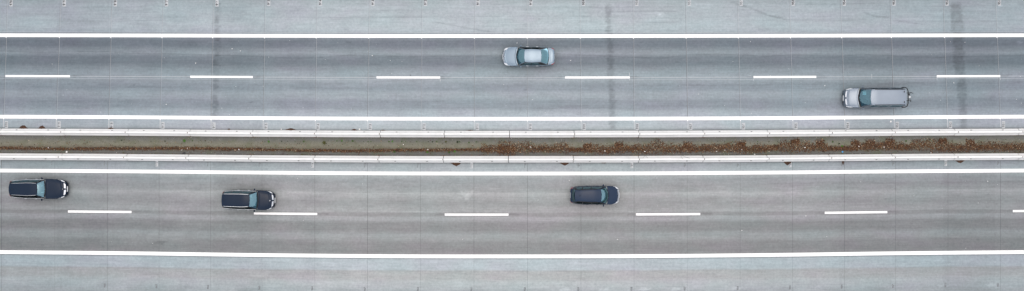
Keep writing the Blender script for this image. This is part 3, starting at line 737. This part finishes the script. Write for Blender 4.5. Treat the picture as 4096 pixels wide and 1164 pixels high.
class Car:
    """x grows forwards; xf = distance behind the front bumper"""
    def __init__(s, sp): s.sp = sp; s.L = sp['L']
    def X(s, xf): return s.L / 2 - xf
    def w(s, xf): return s.sp['hw'] * interp(s.sp['plan'], xf)
    def deck(s, xf): return interp(s.sp['deck'], xf)
    def sh(s, xf): return s.deck(xf) - interp(s.sp.get('drop', [(0, .07), (s.L, .05)]), xf)
    def sill(s, xf):
        z = interp([(0, .24), (.5, .20), (s.L - .5, .22), (s.L, .30)], xf)
        for ax in s.sp['axles']:
            d = abs(xf - ax); r = s.sp['wr'] + .055
            if d < r: z = max(z, s.sp['wr'] + math.sqrt(r * r - d * d) * .98)
        return z
    def sect(s, xf):
        w, zs, zh, zd = s.w(xf), s.sill(xf), s.sh(xf), s.deck(xf)
        zs = min(zs, zh - .10)
        h = zh - zs
        return [(w * .945, zs), (w * .985, zs + h * .14), (w, zs + h * .45), (w * .995, zs + h * .72), (w * .975, zs + h * .90), (w * .925, zh), (w * .70, zh + (zd - zh) * .62), (w * .35, zh + (zd - zh) * .93), (0, zd)]
    def pt(s, xf, a):                     # a in [-8, 8], 0 = centre line
        u = 8 - abs(a); q = s.sect(xf); i = min(int(u), 7); t = u - i
        p0 = q[max(i - 1, 0)]; p1 = q[i]; p2 = q[i + 1]; p3 = q[i + 2] if i < 7 else (-q[7][0], q[7][1])
        f = lambda k: .5 * (2 * p1[k] + (p2[k] - p0[k]) * t + (2 * p0[k] - 5 * p1[k] + 4 * p2[k] - p3[k]) * t * t + (3 * p1[k] - p0[k] - 3 * p2[k] + p3[k]) * t ** 3)
        return Vector((s.X(xf), (1 if a >= 0 else -1) * f(0), f(1)))
    def nrm(s, xf, a):
        e = .02; dx = s.pt(min(xf + e, s.L), a) - s.pt(max(xf - e, 0), a); da = s.pt(xf, min(a + .1, 8)) - s.pt(xf, max(a - .1, -8))
        n = dx.cross(da); 
        if n.length < 1e-9: return Vector((0, 0, 1))
        n.normalize(); c = Vector((0, 0, .5)); 
        if n.dot(s.pt(xf, a) - Vector((s.X(min(max(xf, .6), s.L - .6)), 0, .4))) < 0: n = -n
        return n
    def patch(s, name, x0, x1, a0, a1, mat, parent, lift=.008, nx=8, na=8, skirt=.02, smooth=True):
        f0 = x0 if callable(x0) else (lambda a: x0); f1 = x1 if callable(x1) else (lambda a: x1)
        vs = []; n = na + 1
        for i in range(nx + 1):
            for j in range(na + 1):
                a = a0 + (a1 - a0) * j / na; xf = f0(a) + (f1(a) - f0(a)) * i / nx
                vs.append(s.pt(xf, a) + s.nrm(xf, a) * lift)
        fs = [(i * n + j, i * n + j + 1, (i + 1) * n + j + 1, (i + 1) * n + j) for i in range(nx) for j in range(na)]
        ring = [(0, j) for j in range(na + 1)] + [(i, na) for i in range(1, nx + 1)] + [(nx, j) for j in range(na - 1, -1, -1)] + [(i, 0) for i in range(nx - 1, 0, -1)]
        b = len(vs)
        for (i, j) in ring:
            a = a0 + (a1 - a0) * j / na; xf = f0(a) + (f1(a) - f0(a)) * i / nx
            vs.append(s.pt(xf, a) + s.nrm(xf, a) * (lift - skirt))
        m = len(ring)
        fs += [(ring[k][0] * n + ring[k][1], ring[(k + 1) % m][0] * n + ring[(k + 1) % m][1], b + (k + 1) % m, b + k) for k in range(m)]
        o = mesh_obj(name, vs, fs, mat, parent); o.data.polygons.foreach_set('use_smooth', [smooth] * (nx * na) + [False] * m)
        return o
    # --- cabin
    def belt(s, t, sgn):
        xf = s.sp['xb0'] + (s.sp['xb1'] - s.sp['xb0']) * t
        return Vector((s.X(xf), sgn * s.w(xf) * .925, s.sh(xf) + .004))
    def roofedge(s, t, sgn):
        xf = s.sp['xr0'] + (s.sp['xr1'] - s.sp['xr0']) * t
        return Vector((s.X(xf), sgn * interp(s.sp['rw'], xf), interp(s.sp['rz'], xf) - s.sp.get('crown', .06)))
    def side(s, t, v, sgn):
        a, b = s.belt(t, sgn), s.roofedge(t, sgn); p = a + (b - a) * v
        return p + Vector((0, sgn * .035, .012)) * (4 * v * (1 - v))
    def roofpt(s, f, t):
        sp = s.sp; x0 = sp['xr0'] - sp['rbow0'] * (1 - t * t); x1 = sp['xr1'] + sp['rbow1'] * (1 - t * t)
        xf = x0 + (x1 - x0) * f; xe = sp['xr0'] + (sp['xr1'] - sp['xr0']) * f
        r = interp(sp['rw'], xe); c = sp.get('crown', .06)
        return Vector((s.X(xf), r * t, interp(sp['rz'], xe) - c * (t * t * .55 + .45 * t ** 6)))
    def screen(s, v, t, rear):
        sp = s.sp; f = 1 if rear else 0
        top = s.roofpt(f, t)
        xc = sp['rg'] if rear else sp['ws']; xe = sp['xb1'] if rear else sp['xb0']
        xf = xc + (xe - xc) * t * t
        b = Vector((s.X(xf), s.w(xe) * .925 * t, (s.deck(xf) if not rear else interp(sp.get('rgz', [(0, s.deck(xf))]), xf)) * (1 - t ** 4) + s.sh(xe) * t ** 4 + .004))
        p = b + (top - b) * v
        return p + Vector(((-1 if rear else 1) * .04, 0, .05)) * (4 * v * (1 - v)) * (1 - t ** 6) * .8
def grid(fn, us, vs):
    ver = [fn(u, v) for u in us for v in vs]; n = len(vs)
    return ver, [(i * n + j, i * n + j + 1, (i + 1) * n + j + 1, (i + 1) * n + j) for i in range(len(us) - 1) for j in range(n - 1)]
def lsp(a, b, n): return [a + (b - a) * i / n for i in range(n + 1)]

def build_car(sp, name, loc, rz, label, cat):
    c = Car(sp); L = c.L; root = empty(name, loc, rz); tag(root, label, cat)
    pm = M[sp['paint']]
    # body shell
    xs = sorted(set([0, .015, .04, .08, .14, .2, L - .015, L - .04, L - .09, L - .15, L] + [round(x, 4) for x in lsp(.26, L - .2, 64)]))
    as_ = lsp(-8, 8, 36)
    ver = [c.pt(x, a) for x in xs for a in as_]; n = len(as_); fs = []; mi = []
    for i in range(len(xs) - 1):
        for j in range(n - 1):
            fs.append((i * n + j, i * n + j + 1, (i + 1) * n + j + 1, (i + 1) * n + j))
            xm = (xs[i] + xs[i + 1]) / 2; am = abs((as_[j] + as_[j + 1]) / 2)
            mi.append(1 if (sp['ws'] + .10 < xm < sp['cab_end'] and am < 3.0) else 0)
    fs.append(tuple(range(n - 1, -1, -1))); mi.append(0); fs.append(tuple((len(xs) - 1) * n + j for j in range(n))); mi.append(0)
    body = mesh_obj('body', ver, fs, [pm, M['cabin']], root, True, mi)
    for f in (len(fs) - 1, len(fs) - 2): body.data.polygons[f].use_smooth = False
    # underbody
    ub = MB(); ub.box((0, 0, .30), (L - .5, 2 * sp['hw'] * .72, .16)); ub.box((c.X(.12), 0, .33), (.22, 2 * c.w(.2) * .8, .18)); ub.build('underbody', M['trim'], root)
    # bonnet, doors, boot
    hx0 = sp.get('hood0', .30)
    c.patch('bonnet', lambda a: hx0 + sp.get('hoodbow', .035) * a * a, lambda a: sp['ws'] - .07 + (sp['xb0'] - sp['ws']) * min(1, (a / 3.3) ** 2), -2.95, 2.95, pm, root, .010, 12, 16)
    if 'boot' in sp: c.patch('boot_lid', lambda a: sp['rg'] + .07 - .03 * (a / 3) ** 2, L - .06, -2.8, 2.8, pm, root, .010, 8, 16)
    for sgn in (-1, 1):
        for k, (d0, d1) in enumerate(sp['doors']):
            a0, a1 = (3.15, 7.2) if sgn > 0 else (-7.2, -3.15)
            d = c.patch('door', d0, d1, a0, a1, pm, root, .007, 8, 10, .014)
            h = MB(); hx = d1 - .22 if k < 9 else d0 + .2; p = c.pt(hx, sgn * 3.95) + c.nrm(hx, sgn * 3.95) * .022
            h.tube([p + Vector((.11, -.016 * sgn, 0)), p + Vector((.08, 0, 0)), p + Vector((-.08, 0, 0)), p + Vector((-.11, -.016 * sgn, 0))], .016, 6)
            h.build('handle', M['chrome'] if sp.get('chrome') or sp['paint'] in ('silver',) else pm, d, True)
    # roof
    ts = lsp(-1, 1, 16); ver, fs = grid(c.roofpt, lsp(0, 1, 18), ts)
    n = len(ts); rim = [ver[i] - Vector((0, 0, .03)) for i in range(len(ver))]
    roof = mesh_obj('roof', ver, fs, pm, root, True)
    # windscreens
    tv = lsp(-1, 1, 14)
    for rear in (False, True):
        if rear and sp.get('panel_rear'): gm = M['sideglass']
        else: gm = M[sp.get('ws_glass', 'wsglass')] if not rear else M[sp.get('rearglass', 'wsglass')]
        lo = sp.get('cowl', .11) if not rear else .10; hi = .97
        fr = MB(); e = .93
        for (v0, v1, t0, t1, nt) in ((0, lo, -1, 1, 14), (hi, 1, -1, 1, 14), (lo, hi, -1, -e, 2), (lo, hi, e, 1, 2)):
            ver, fs = grid(lambda v, t: c.screen(v, t, rear), lsp(v0, v1, 6), lsp(t0, t1, nt)); fr.add(ver, fs, 1 if v1 == lo else 0)
        fr.build('tailgate_frame' if rear else 'windscreen_frame', [pm, M['trim']], root)
        ver, fs = grid(lambda v, t: c.screen(v, t, rear), lsp(lo, hi, 8), lsp(-e, e, 14))
        g = mesh_obj('rear_window' if rear else 'windscreen', ver, fs, gm, root, True)
        if not rear:
            for t0, t1 in ((-.75, -.05), (.05, .72)):
                wp = MB(); wp.tube([c.screen(lo + .005, t0 + (t1 - t0) * q, False) + Vector((.0, 0, .018)) for q in (0, .3, .6, 1)], .012, 5); wp.build('wiper', M['trim'], root)
            m2 = MB(); m2.ball(c.screen(.90, 0, False) + Vector((-.07, 0, -.06)), (.03, .11, .035)); m2.build('inner_mirror', M['trim'], root, True)
    # side panels with openings
    for sgn in (-1, 1):
        cuts = sp['glass']; fr = MB(); edges = [0.0] + [x for ab in cuts for x in ab] + [1.0]
        solid = [(edges[i], edges[i + 1]) for i in range(0, len(edges), 2)]
        fn = lambda t, v: c.side(t, v, sgn)
        for (t0, t1) in solid:
            if t1 - t0 > 1e-4:
                ver, fs = grid(fn, lsp(t0, t1, 3), lsp(.07, .92, 5)); fr.add(ver, fs, 0)
        for v0, v1 in ((0, .07), (.92, 1)):
            ver, fs = grid(fn, lsp(0, 1, 24), lsp(v0, v1, 2)); fr.add(ver, fs, 0)
        fr.build('side_frame', [M['trim'] if sp.get('dark_frame', True) else pm], root, True)
        for (t0, t1) in cuts:
            ver, fs = grid(fn, lsp(t0, t1, 6), lsp(.07, .92, 5)); mesh_obj('side_window', ver, fs, M['sideglass'], root, True)
        # trim strips along waist and roof
        if sp.get('chrome'):
            k = MB(); k.tube([c.side(t, .02, sgn) + Vector((0, sgn * .012, .012)) for t in lsp(.02, .985, 24)], .021, 6); k.build('waist_trim', M['chrome'], root, True)
        if 'rails' in sp:
            rm, off, hh = sp['rails']; k = MB(); t0, t1 = sp.get('rail_span', (.10, .96))
            pts = [c.roofpt(t, sgn * .955) + Vector((0, 0, hh * min(1, 5 * min(q, 1 - q) + .05))) for q in lsp(0, 1, 20) for t in (t0 + (t1 - t0) * q,)]
            k.tube(pts, off, 6); k.build('roof_rail', M[rm], root, True)
    # seats and dashboard seen through the glass
    sx = sp['ws'] + (sp['xr0'] - sp['ws']) * 1.0 + .12
    db = MB(); wd = c.w(sp['xb0']) * .82; dz = c.deck(sp['ws']) 
    db.box((c.X(sp['ws'] + .34), 0, dz - .02), (.40, 2 * wd, .10), 0, None, .85); db.ball((c.X(sp['ws'] + .50), sgnw(sp) * .36, dz + .03), (.16, .2, .06)); db.build('dashboard', M['cabin'], root)
    sw = MB(); q = [Vector((c.X(sp['ws'] + .72) - .10 * math.cos(a), sgnw(sp) * .36 + .17 * math.sin(a), dz + .05 + .12 * math.cos(a))) for a in lsp(0, 6.2832, 18)]; sw.tube(q, .014, 5); sw.build('steering_wheel', M['trim'], root)
    for row, x in enumerate(sp['seats']):
        for y in (-.36, .36):
            st = MB(); st.box((c.X(x), y, dz - .02), (.16, .44, .34), 0, Matrix.Rotation(R(-14), 3, 'Y'), .8); st.box((c.X(x + .06), y, dz + .20), (.09, .24, .15), 0, Matrix.Rotation(R(-14), 3, 'Y'), .85)
            st.box((c.X(x - .25), y, dz - .12), (.42, .46, .10))
            st.build('seat', M['seat'], root)
    for (x, y, w, h, mm) in sp.get('items', ()):
        it = MB(); it.box((c.X(x), y, dz + .045), (w, h, .012), 0, Matrix.Rotation(R(8), 3, 'Y')); it.build('dash_paper', M[mm], root)
    # driver, seen dimly
    # lamps
    for sgn in (-1, 1):
        x0, x1, a0, a1 = sp['head']
        lo, hi = sorted((sgn * a0, sgn * a1))
        hl = c.patch('headlight', lambda a: x0 + sp.get('headbow', .03) * (abs(a) - min(a0, a1)) * .0 + sp.get('headskew', .10) * (abs(a) - a0), lambda a: x1 + sp.get('headskew2', .14) * (abs(a) - a0), lo, hi, M['lamp'], root, .014, 8, 8, .03)
        x0, x1, a0, a1 = sp['tail']; lo, hi = sorted((sgn * a0, sgn * a1))
        c.patch('taillight', L - x1, L - x0, lo, hi, M['red'], root, .012, 6, 8, .03)
    # grille and plates
    if sp['grille'] == 'split':
        for sgn in (-1, 1):
            lo, hi = sorted((sgn * .25, sgn * sp['gw'])); x0, x1 = sp['gx']
            c.patch('grille', lambda a: x0 + .012 * a * a, lambda a: x1 + .012 * a * a, lo, hi, M['chrome'], root, .012, 6, 8, .02)
    b = MB(); bz = c.deck(sp['gx'][0]) ; b.tube([c.pt(sp['badge'], 0) + Vector((.004, .055 * math.cos(a), .03 + .055 * math.sin(a))) if sp.get('star') else c.pt(sp['badge'], 0) + Vector((.045 * math.cos(a), .045 * math.sin(a), .014)) for a in lsp(0, 6.2832, 14)], .009, 5)
    for a in (90, 210, 330):
        p = c.pt(sp['badge'], 0)
        b.tube([p + (Vector((.004, 0, .03)) if sp.get('star') else Vector((0, 0, .014))), p + (Vector((.004, .05 * math.cos(R(a)), .03 + .05 * math.sin(R(a)))) if sp.get('star') else Vector((.045 * math.sin(R(a)), .045 * math.cos(R(a)), .014)))], .008, 5)
    b.build('badge', M['chrome'], root)
    pl = MB(); pl.box((c.X(-.012), 0, .50), (.02, .50, .12), 0, Matrix.Rotation(R(sp.get('ptilt', -28)), 3, 'Y')); pl.box((c.X(.02), 0, .48), (.06, .52, .14)); pl.m = [0] * 6 + [1] * 6; pl.build('front_plate', [M['plate'], M['trim']], root)
    pl = MB(); pl.box((c.X(L + .008), 0, .62), (.02, .50, .12), 0, Matrix.Rotation(R(10), 3, 'Y')); pl.build('rear_plate', M['plate'], root)
    # bumper inserts: dark mouths at the nose and along the sills
    gr = MB(); gr.box((c.X(.004), 0, .34), (.02, 2 * c.w(0) * .85, .12)); gr.build('lower_intake', M['trim'], root)
    for sgn in (-1, 1):
        k = c.patch('sill', sp['axles'][0] + sp['wr'] + .10, sp['axles'][1] - sp['wr'] - .10, *sorted((sgn * 7.3, sgn * 7.98)), M['trim'], root, .012, 6, 3, .02)
        # mirrors
        mx = sp['xb0'] + sp.get('mirx', .22); p = Vector((c.X(mx), sgn * (c.w(mx) * .95 + .11), c.sh(mx) + .06))
        mm = MB(); mm.ball(p, (.075, .115, .075), 12)
        for i_, v_ in enumerate(mm.v):
            if v_.x < p.x - .045: mm.v[i_] = Vector((p.x - .045, v_.y, v_.z))
        mr = mm.build('mirror', M[sp.get('mirror', sp['paint'])], root, True)
        am = MB(); am.tube([Vector((c.X(mx), sgn * c.w(mx) * .90, c.sh(mx) + .0)), Vector((c.X(mx), sgn * (c.w(mx) * .95 + .05), c.sh(mx) + .03))], .025, 6); am.build('arm', M['trim'], mr)
        # wheels
        for ax in sp['axles']:
            r = sp['wr']; yo = c.w(ax) * .985; wdt = .215
            wl_ = empty('wheel', (c.X(ax), sgn * (yo - wdt / 2 - .012), r), 0 if sgn > 0 else math.pi, root)
            t = MB(); h = wdt / 2; t.lathe_y([(r * .64, -h), (r * .9, -h), (r * .985, -h * .8), (r, -h * .5), (r, h * .5), (r * .985, h * .8), (r * .9, h), (r * .64, h)], 28); t.build('tyre', M['tyre'], wl_, True)
            t = MB(); t.lathe_y([(r * .66, h * .9), (r * .66, h * .55), (.05, h * .45), (.05, h * .8), (.001, h * .8)], 24)
            for q in range(5):
                a = 2 * math.pi * q / 5; t.box((math.cos(a) * r * .36, h * .68, math.sin(a) * r * .36), (r * .6, .03, .06), 0, Matrix.Rotation(-a, 3, 'Y'))
            t.lathe_y([(r * .655, -h), (r * .655, h * .9), (r * .60, h * .92), (r * .60, h * .6)], 24); t.build('rim', M['rim'], wl_)
    if sp.get('fin'):
        f = MB(); p = c.roofpt(sp['fin'], 0); f.add([p + Vector((.09, 0, -.005)), p + Vector((-.07, .032, -.005)), p + Vector((-.07, -.032, -.005)), p + Vector((-.075, 0, .065))], [(0, 1, 3), (2, 0, 3), (1, 2, 3)]); f.build('aerial_fin', M['trim'], root)
    return c, root
def sgnw(sp): return 1      # left-hand drive: the wheel sits on the left

def ground_at(px, py, h=.7):
    """where a thing seen at survey point (px, py) stands, seen from above at height CAMH"""
    f = 1 - h / CAMH; return 2048 + (px - 2048) * f, 582 + (py - 582) * f
def car_at(px, py, h=.7):
    u, y = ground_at(px, py, h); return Vector(((u - 2048) / K, (582 - y) / K, 0)), heading(u, unbow(u, y))

# silver saloon, driving left
plan = lambda L, nose=.56, tail=.66: [(0, nose - .10), (.04, nose + .06), (.11, nose + .18), (.22, .845), (.42, .92), (.8, .975), (1.5, 1.0), (L - 1.6, 1.0), (L - .8, .965), (L - .4, .905), (L - .16, .82), (L - .05, tail + .06), (L, tail - .06)]
L = 4.88
sedan = dict(L=L, hw=.915, paint='silver', plan=plan(L), axles=(.93, 3.76), wr=.325,
    deck=[(0, .56), (.04, .64), (.13, .71), (.35, .78), (.8, .87), (1.3, .94), (1.6, .955), (3.9, .99), (4.25, 1.02), (4.7, 1.01), (L - .06, .96), (L, .84)],
    drop=[(0, .10), (.5, .10), (1.3, .06), (4.2, .06), (L, .10)], ws=1.24, xb0=1.48, xr0=2.10, xr1=3.52, rbow0=.07, rbow1=.07, rw=[(2.0, .585), (2.6, .625), (3.6, .585)], rz=[(2.0, 1.39), (2.7, 1.44), (3.6, 1.385)],
    rg=4.36, xb1=4.20, rgz=[(0, 1.03), (5, 1.03)], cab_end=4.30, boot=True, doors=((1.42, 2.52), (2.55, 3.45)), glass=((.06, .41), (.44, .80)), seats=(2.35, 3.25), head=(.08, .36, 2.3, 4.6), headskew=.10, headskew2=.16, tail=(.02, .30, 2.9, 4.4), gw=1.9, gx=(.035, .11), grille='split', badge=.13, hood0=.20, hoodbow=.022, mirror='silver', items=((2.1, .30, .08, .10, 'paper'),))
p, a = car_at(2115, 226, .7); build_car(sedan, 'parked_car'.replace('parked_', 'sedan_'), p, a + math.pi, 'silver saloon driving left in the upper lane of the upper carriageway', 'car')

# silver van with a folded rear carrier, driving left
L = 5.48
van = dict(L=L, hw=.95, paint='vansilver', plan=[(0, .62), (.03, .72), (.10, .81), (.22, .88), (.45, .945), (.9, .985), (1.5, 1.0), (L - .9, 1.0), (L - .3, .975), (L - .1, .92), (L - .03, .86), (L, .80)], axles=(1.0, 4.25), wr=.345,
    deck=[(0, .66), (.04, .76), (.14, .86), (.35, .97), (.7, 1.05), (1.12, 1.12), (1.4, 1.14), (L - .2, 1.14), (L, 1.10)], drop=[(0, .10), (.6, .10), (1.5, .04), (L, .02)],
    ws=1.12, xb0=1.36, xr0=2.14, xr1=L - .16, rbow0=.10, rbow1=.03, rw=[(2.05, .70), (2.6, .755), (L, .745)], rz=[(2.05, 1.86), (2.7, 1.91), (4.5, 1.91), (L, 1.87)], crown=.05,
    rg=L - .02, xb1=L - .05, cab_end=L - .1, doors=((1.36, 2.32), (2.35, 3.48)), glass=((.07, .28), (.31, .57), (.60, .93)), seats=(2.45,), head=(.13, .56, 2.85, 4.4), headskew=.12, headskew2=.10, tail=(.0, .10, 3.0, 5.8), gw=2.3, gx=(.06, .17), grille='split', badge=.17, hood0=.28, hoodbow=.028, rails=('trim', .024, .035), rail_span=(.09, .97), mirror='vansilver', dark_frame=False, rearglass='sideglass', items=((1.70, -.42, .34, .34, 'paper'),))
p, a = car_at(3497, 391, .9); cv, vr = build_car(van, 'van', p, a + math.pi, 'silver van with black rear carrier driving left in the lower lane of the upper carriageway', 'van')
xr = -L / 2
k = MB()
k.tube([(xr + .34, .93, 1.30), (xr + .08, .93, 1.46), (xr - .05, .84, 1.55), (xr - .14, .58, 1.58), (xr - .16, 0, 1.58), (xr - .14, -.58, 1.58), (xr - .05, -.84, 1.55), (xr + .08, -.93, 1.46), (xr + .34, -.93, 1.30)], .045, 8)
for y in (-.40, .30):
    k.tube([(xr - .02, y, .55), (xr - .20, y, .9), (xr - .16, y, 1.56), (xr - .04, y, 1.84)], .026, 6)
ca = k.build('bike_carrier', M['trim'], vr, True)
k = MB(); k.tube([(xr - .16, -.40, 1.45), (xr - .36, -.40, 1.48), (xr - .48, -.44, 1.47), (xr - .60, -.38, 1.46), (xr - .70, -.37, 1.45)], [.045, .044, .038, .032, .022], 8); k.box((xr - .30, -.26, 1.42), (.16, .13, .08)); k.build('carrier_arm', M['trim'], ca, True)
k = MB(); k.tube([(xr - .16, .30, 1.45), (xr - .34, .26, 1.48), (xr - .42, .26, 1.48), (xr - .44, .36, 1.48), (xr - .40, .42, 1.47)], .040, 8); k.build('carrier_arm', M['trim'], ca, True)
k = MB(); k.box((xr - .30, -.02, 1.58), (.16, .06, .04)); k.build('carrier_latch', M['chrome'], ca)
for y in (-.50, .47):
    k = MB(); k.box((xr + .34, y, 1.905 - .012), (.06, .16, .03)); k.build('roof_vent', M['trim'], vr)

# black estate, driving right
L = 5.28
estate = dict(ws_glass='wspale', L=L, hw=.94, paint='navy', plan=[(0, .42), (.04, .56), (.11, .69), (.24, .81), (.46, .90), (.85, .97), (1.5, 1.0), (L - 1.8, .99), (L - .9, .935), (L - .4, .855), (L - .15, .77), (L - .05, .69), (L, .60)], axles=(1.0, 4.12), wr=.34,
    deck=[(0, .58), (.04, .67), (.14, .75), (.4, .83), (1.0, .91), (2.0, .985), (2.3, .99), (L - .5, 1.0), (L - .1, .96), (L, .86)], drop=[(0, .11), (.6, .11), (2.0, .06), (L, .05)],
    ws=1.76, xb0=1.92, xr0=2.42, xr1=4.94, rbow0=.06, rbow1=.06, rw=[(2.35, .575), (3.1, .615), (5.0, .55)], rz=[(2.35, 1.40), (3.1, 1.46), (4.6, 1.44), (5.1, 1.39)],
    rg=5.18, xb1=5.06, rgz=[(0, 1.0), (6, 1.0)], cab_end=5.09, doors=((1.88, 2.95), (2.98, 3.92)), glass=((.05, .36), (.39, .66), (.69, .93)), seats=(2.8, 3.75), head=(.14, .40, 2.75, 4.3), headskew=.13, headskew2=.20, tail=(.0, .16, 3.2, 4.8), gw=2.2, gx=(.03, .17), grille='split', badge=.26, star=True, hood0=.34, hoodbow=.03, chrome=True, rails=('chrome', .014, .03), rail_span=(.03, .96), fin=.88, rearglass='sideglass', items=((2.06, -.30, .24, .05, 'paper'), (2.14, .32, .12, .16, 'paper')))
p, a = car_at(152.5, 755.5, .7); build_car(estate, 'estate_car', p, a, 'black estate with chrome window trim driving right, leftmost on the lower carriageway', 'car')

# black crossover, driving right
L = 4.82
suv = dict(ws_glass='wspale', L=L, hw=.935, paint='navy', plan=[(0, .44), (.04, .58), (.11, .71), (.24, .83), (.46, .92), (.85, .985), (1.5, .99), (L - 1.6, 1.0), (L - .8, .965), (L - .35, .90), (L - .13, .83), (L - .04, .76), (L, .68)], axles=(.95, 3.78), wr=.36,
    deck=[(0, .66), (.04, .76), (.14, .85), (.4, .92), (1.0, 1.0), (1.6, 1.05), (1.9, 1.06), (L - .4, 1.08), (L - .1, 1.05), (L, .95)], drop=[(0, .11), (.6, .11), (1.6, .06), (L, .05)],
    ws=1.36, xb0=1.54, xr0=2.12, xr1=4.60, rbow0=.06, rbow1=.05, rw=[(2.05, .575), (2.8, .625), (4.7, .60)], rz=[(2.05, 1.60), (2.8, 1.67), (4.1, 1.66), (4.8, 1.61)],
    rg=4.76, xb1=4.70, rgz=[(0, 1.08), (6, 1.08)], cab_end=4.69, doors=((1.48, 2.56), (2.59, 3.52)), glass=((.05, .36), (.39, .68), (.71, .94)), seats=(2.42, 3.4), head=(.15, .36, 2.75, 4.2), headskew=.12, headskew2=.20, tail=(.0, .17, 3.3, 5.2), gw=2.2, gx=(.03, .15), grille='split', badge=.33, hood0=.36, hoodbow=.03, chrome=True, rails=('chrome', .026, .05), rail_span=(.02, .97), fin=.90, rearglass='sideglass', items=((1.66, -.45, .10, .12, 'paper'), (1.98, .40, .30, .26, 'seatpale')))
p, a = car_at(993, 800, .8); cs, sr = build_car(suv, 'crossover_car', p, a - R(.6), 'black crossover with bright roof rails driving right beside a white lane dash', 'car')
k = MB(); k.tube([(-L / 2 + .05, 0, .42), (-L / 2 - .10, 0, .42), (-L / 2 - .13, 0, .50)], .025, 6); k.ball((-L / 2 - .13, 0, .53), .028); k.build('tow_hook', M['trim'], sr, True)

# dark slate compact people carrier, driving right
L = 4.62
mpv = dict(cowl=.05, ws_glass='wspale', L=L, hw=.885, paint='navy2', plan=[(0, .46), (.04, .60), (.11, .73), (.24, .85), (.46, .93), (.85, .985), (1.5, 1.0), (L - 1.5, 1.0), (L - .8, .96), (L - .35, .89), (L - .13, .81), (L - .04, .74), (L, .66)], axles=(.88, 3.62), wr=.325,
    deck=[(0, .62), (.04, .71), (.14, .80), (.4, .89), (.8, .97), (1.05, 1.01), (1.3, 1.03), (L - .4, 1.04), (L - .1, 1.0), (L, .9)], drop=[(0, .11), (.5, .11), (1.1, .06), (L, .05)],
    ws=1.04, xb0=1.34, xr0=1.86, xr1=4.20, rbow0=.09, rbow1=.05, rw=[(1.8, .60), (2.4, .63), (4.2, .545)], rz=[(1.8, 1.53), (2.6, 1.60), (3.5, 1.58), (4.2, 1.50)],
    rg=4.54, xb1=4.36, rgz=[(0, 1.02), (6, 1.02)], cab_end=4.4, doors=((1.26, 2.34), (2.37, 3.30)), glass=((.05, .38), (.41, .70), (.73, .93)), seats=(2.15, 3.1), head=(.03, .30, 2.4, 4.3), headskew=.11, headskew2=.16, tail=(.0, .22, 3.2, 4.9), gw=2.1, gx=(.008, .15), grille='split', badge=.09, hood0=.24, hoodbow=.03, rails=('trim', .022, .035), rail_span=(.12, .92), fin=.80, rearglass='sideglass')
p, a = car_at(2380, 781, .8); build_car(mpv, 'compact_car', p, a, 'dark slate compact car with plain black roof rails driving right, rightmost on the lower carriageway', 'car')

# ------------------------------------------------------------------ camera, light
cam = bpy.data.cameras.new('camera'); co = bpy.data.objects.new('camera', cam); COL.objects.link(co)
co.location = (0, 0, CAMH); co.rotation_euler = (0, 0, 0)
cam.sensor_fit = 'HORIZONTAL'; cam.angle = 2 * math.atan((4096 / K / 2) / CAMH); cam.clip_end = 3000; cam.clip_start = 1
scn.camera = co
w = bpy.data.worlds.new('World'); scn.world = w; w.use_nodes = True; nt = w.node_tree
sky = nt.nodes.new('ShaderNodeTexSky'); sky.sky_type = 'NISHITA'; sky.sun_disc = False
EL, AZ = R(84), R(20)
sky.sun_elevation = EL; sky.sun_rotation = AZ; sky.dust_density = 6.0; sky.air_density = 1.0; sky.ozone_density = 1.0
bg = nt.nodes['Background']; bg.inputs[1].default_value = .06; nt.links.new(sky.outputs[0], bg.inputs[0])
sun = bpy.data.lights.new('sun', 'SUN'); sun.energy = 1.5; sun.angle = R(145); sun.color = (1.0, .98, .95)
so = bpy.data.objects.new('sun', sun); COL.objects.link(so)
d = Vector((math.sin(AZ) * math.cos(EL), math.cos(AZ) * math.cos(EL), math.sin(EL))); so.rotation_euler = d.to_track_quat('Z', 'Y').to_euler()
so.location = d * 60
vs_ = scn.view_settings; scn.display_settings.display_device = 'sRGB'
vs_.view_transform = 'Standard'; vs_.look = 'None'; vs_.gamma = 1; vs_.exposure = 0.78
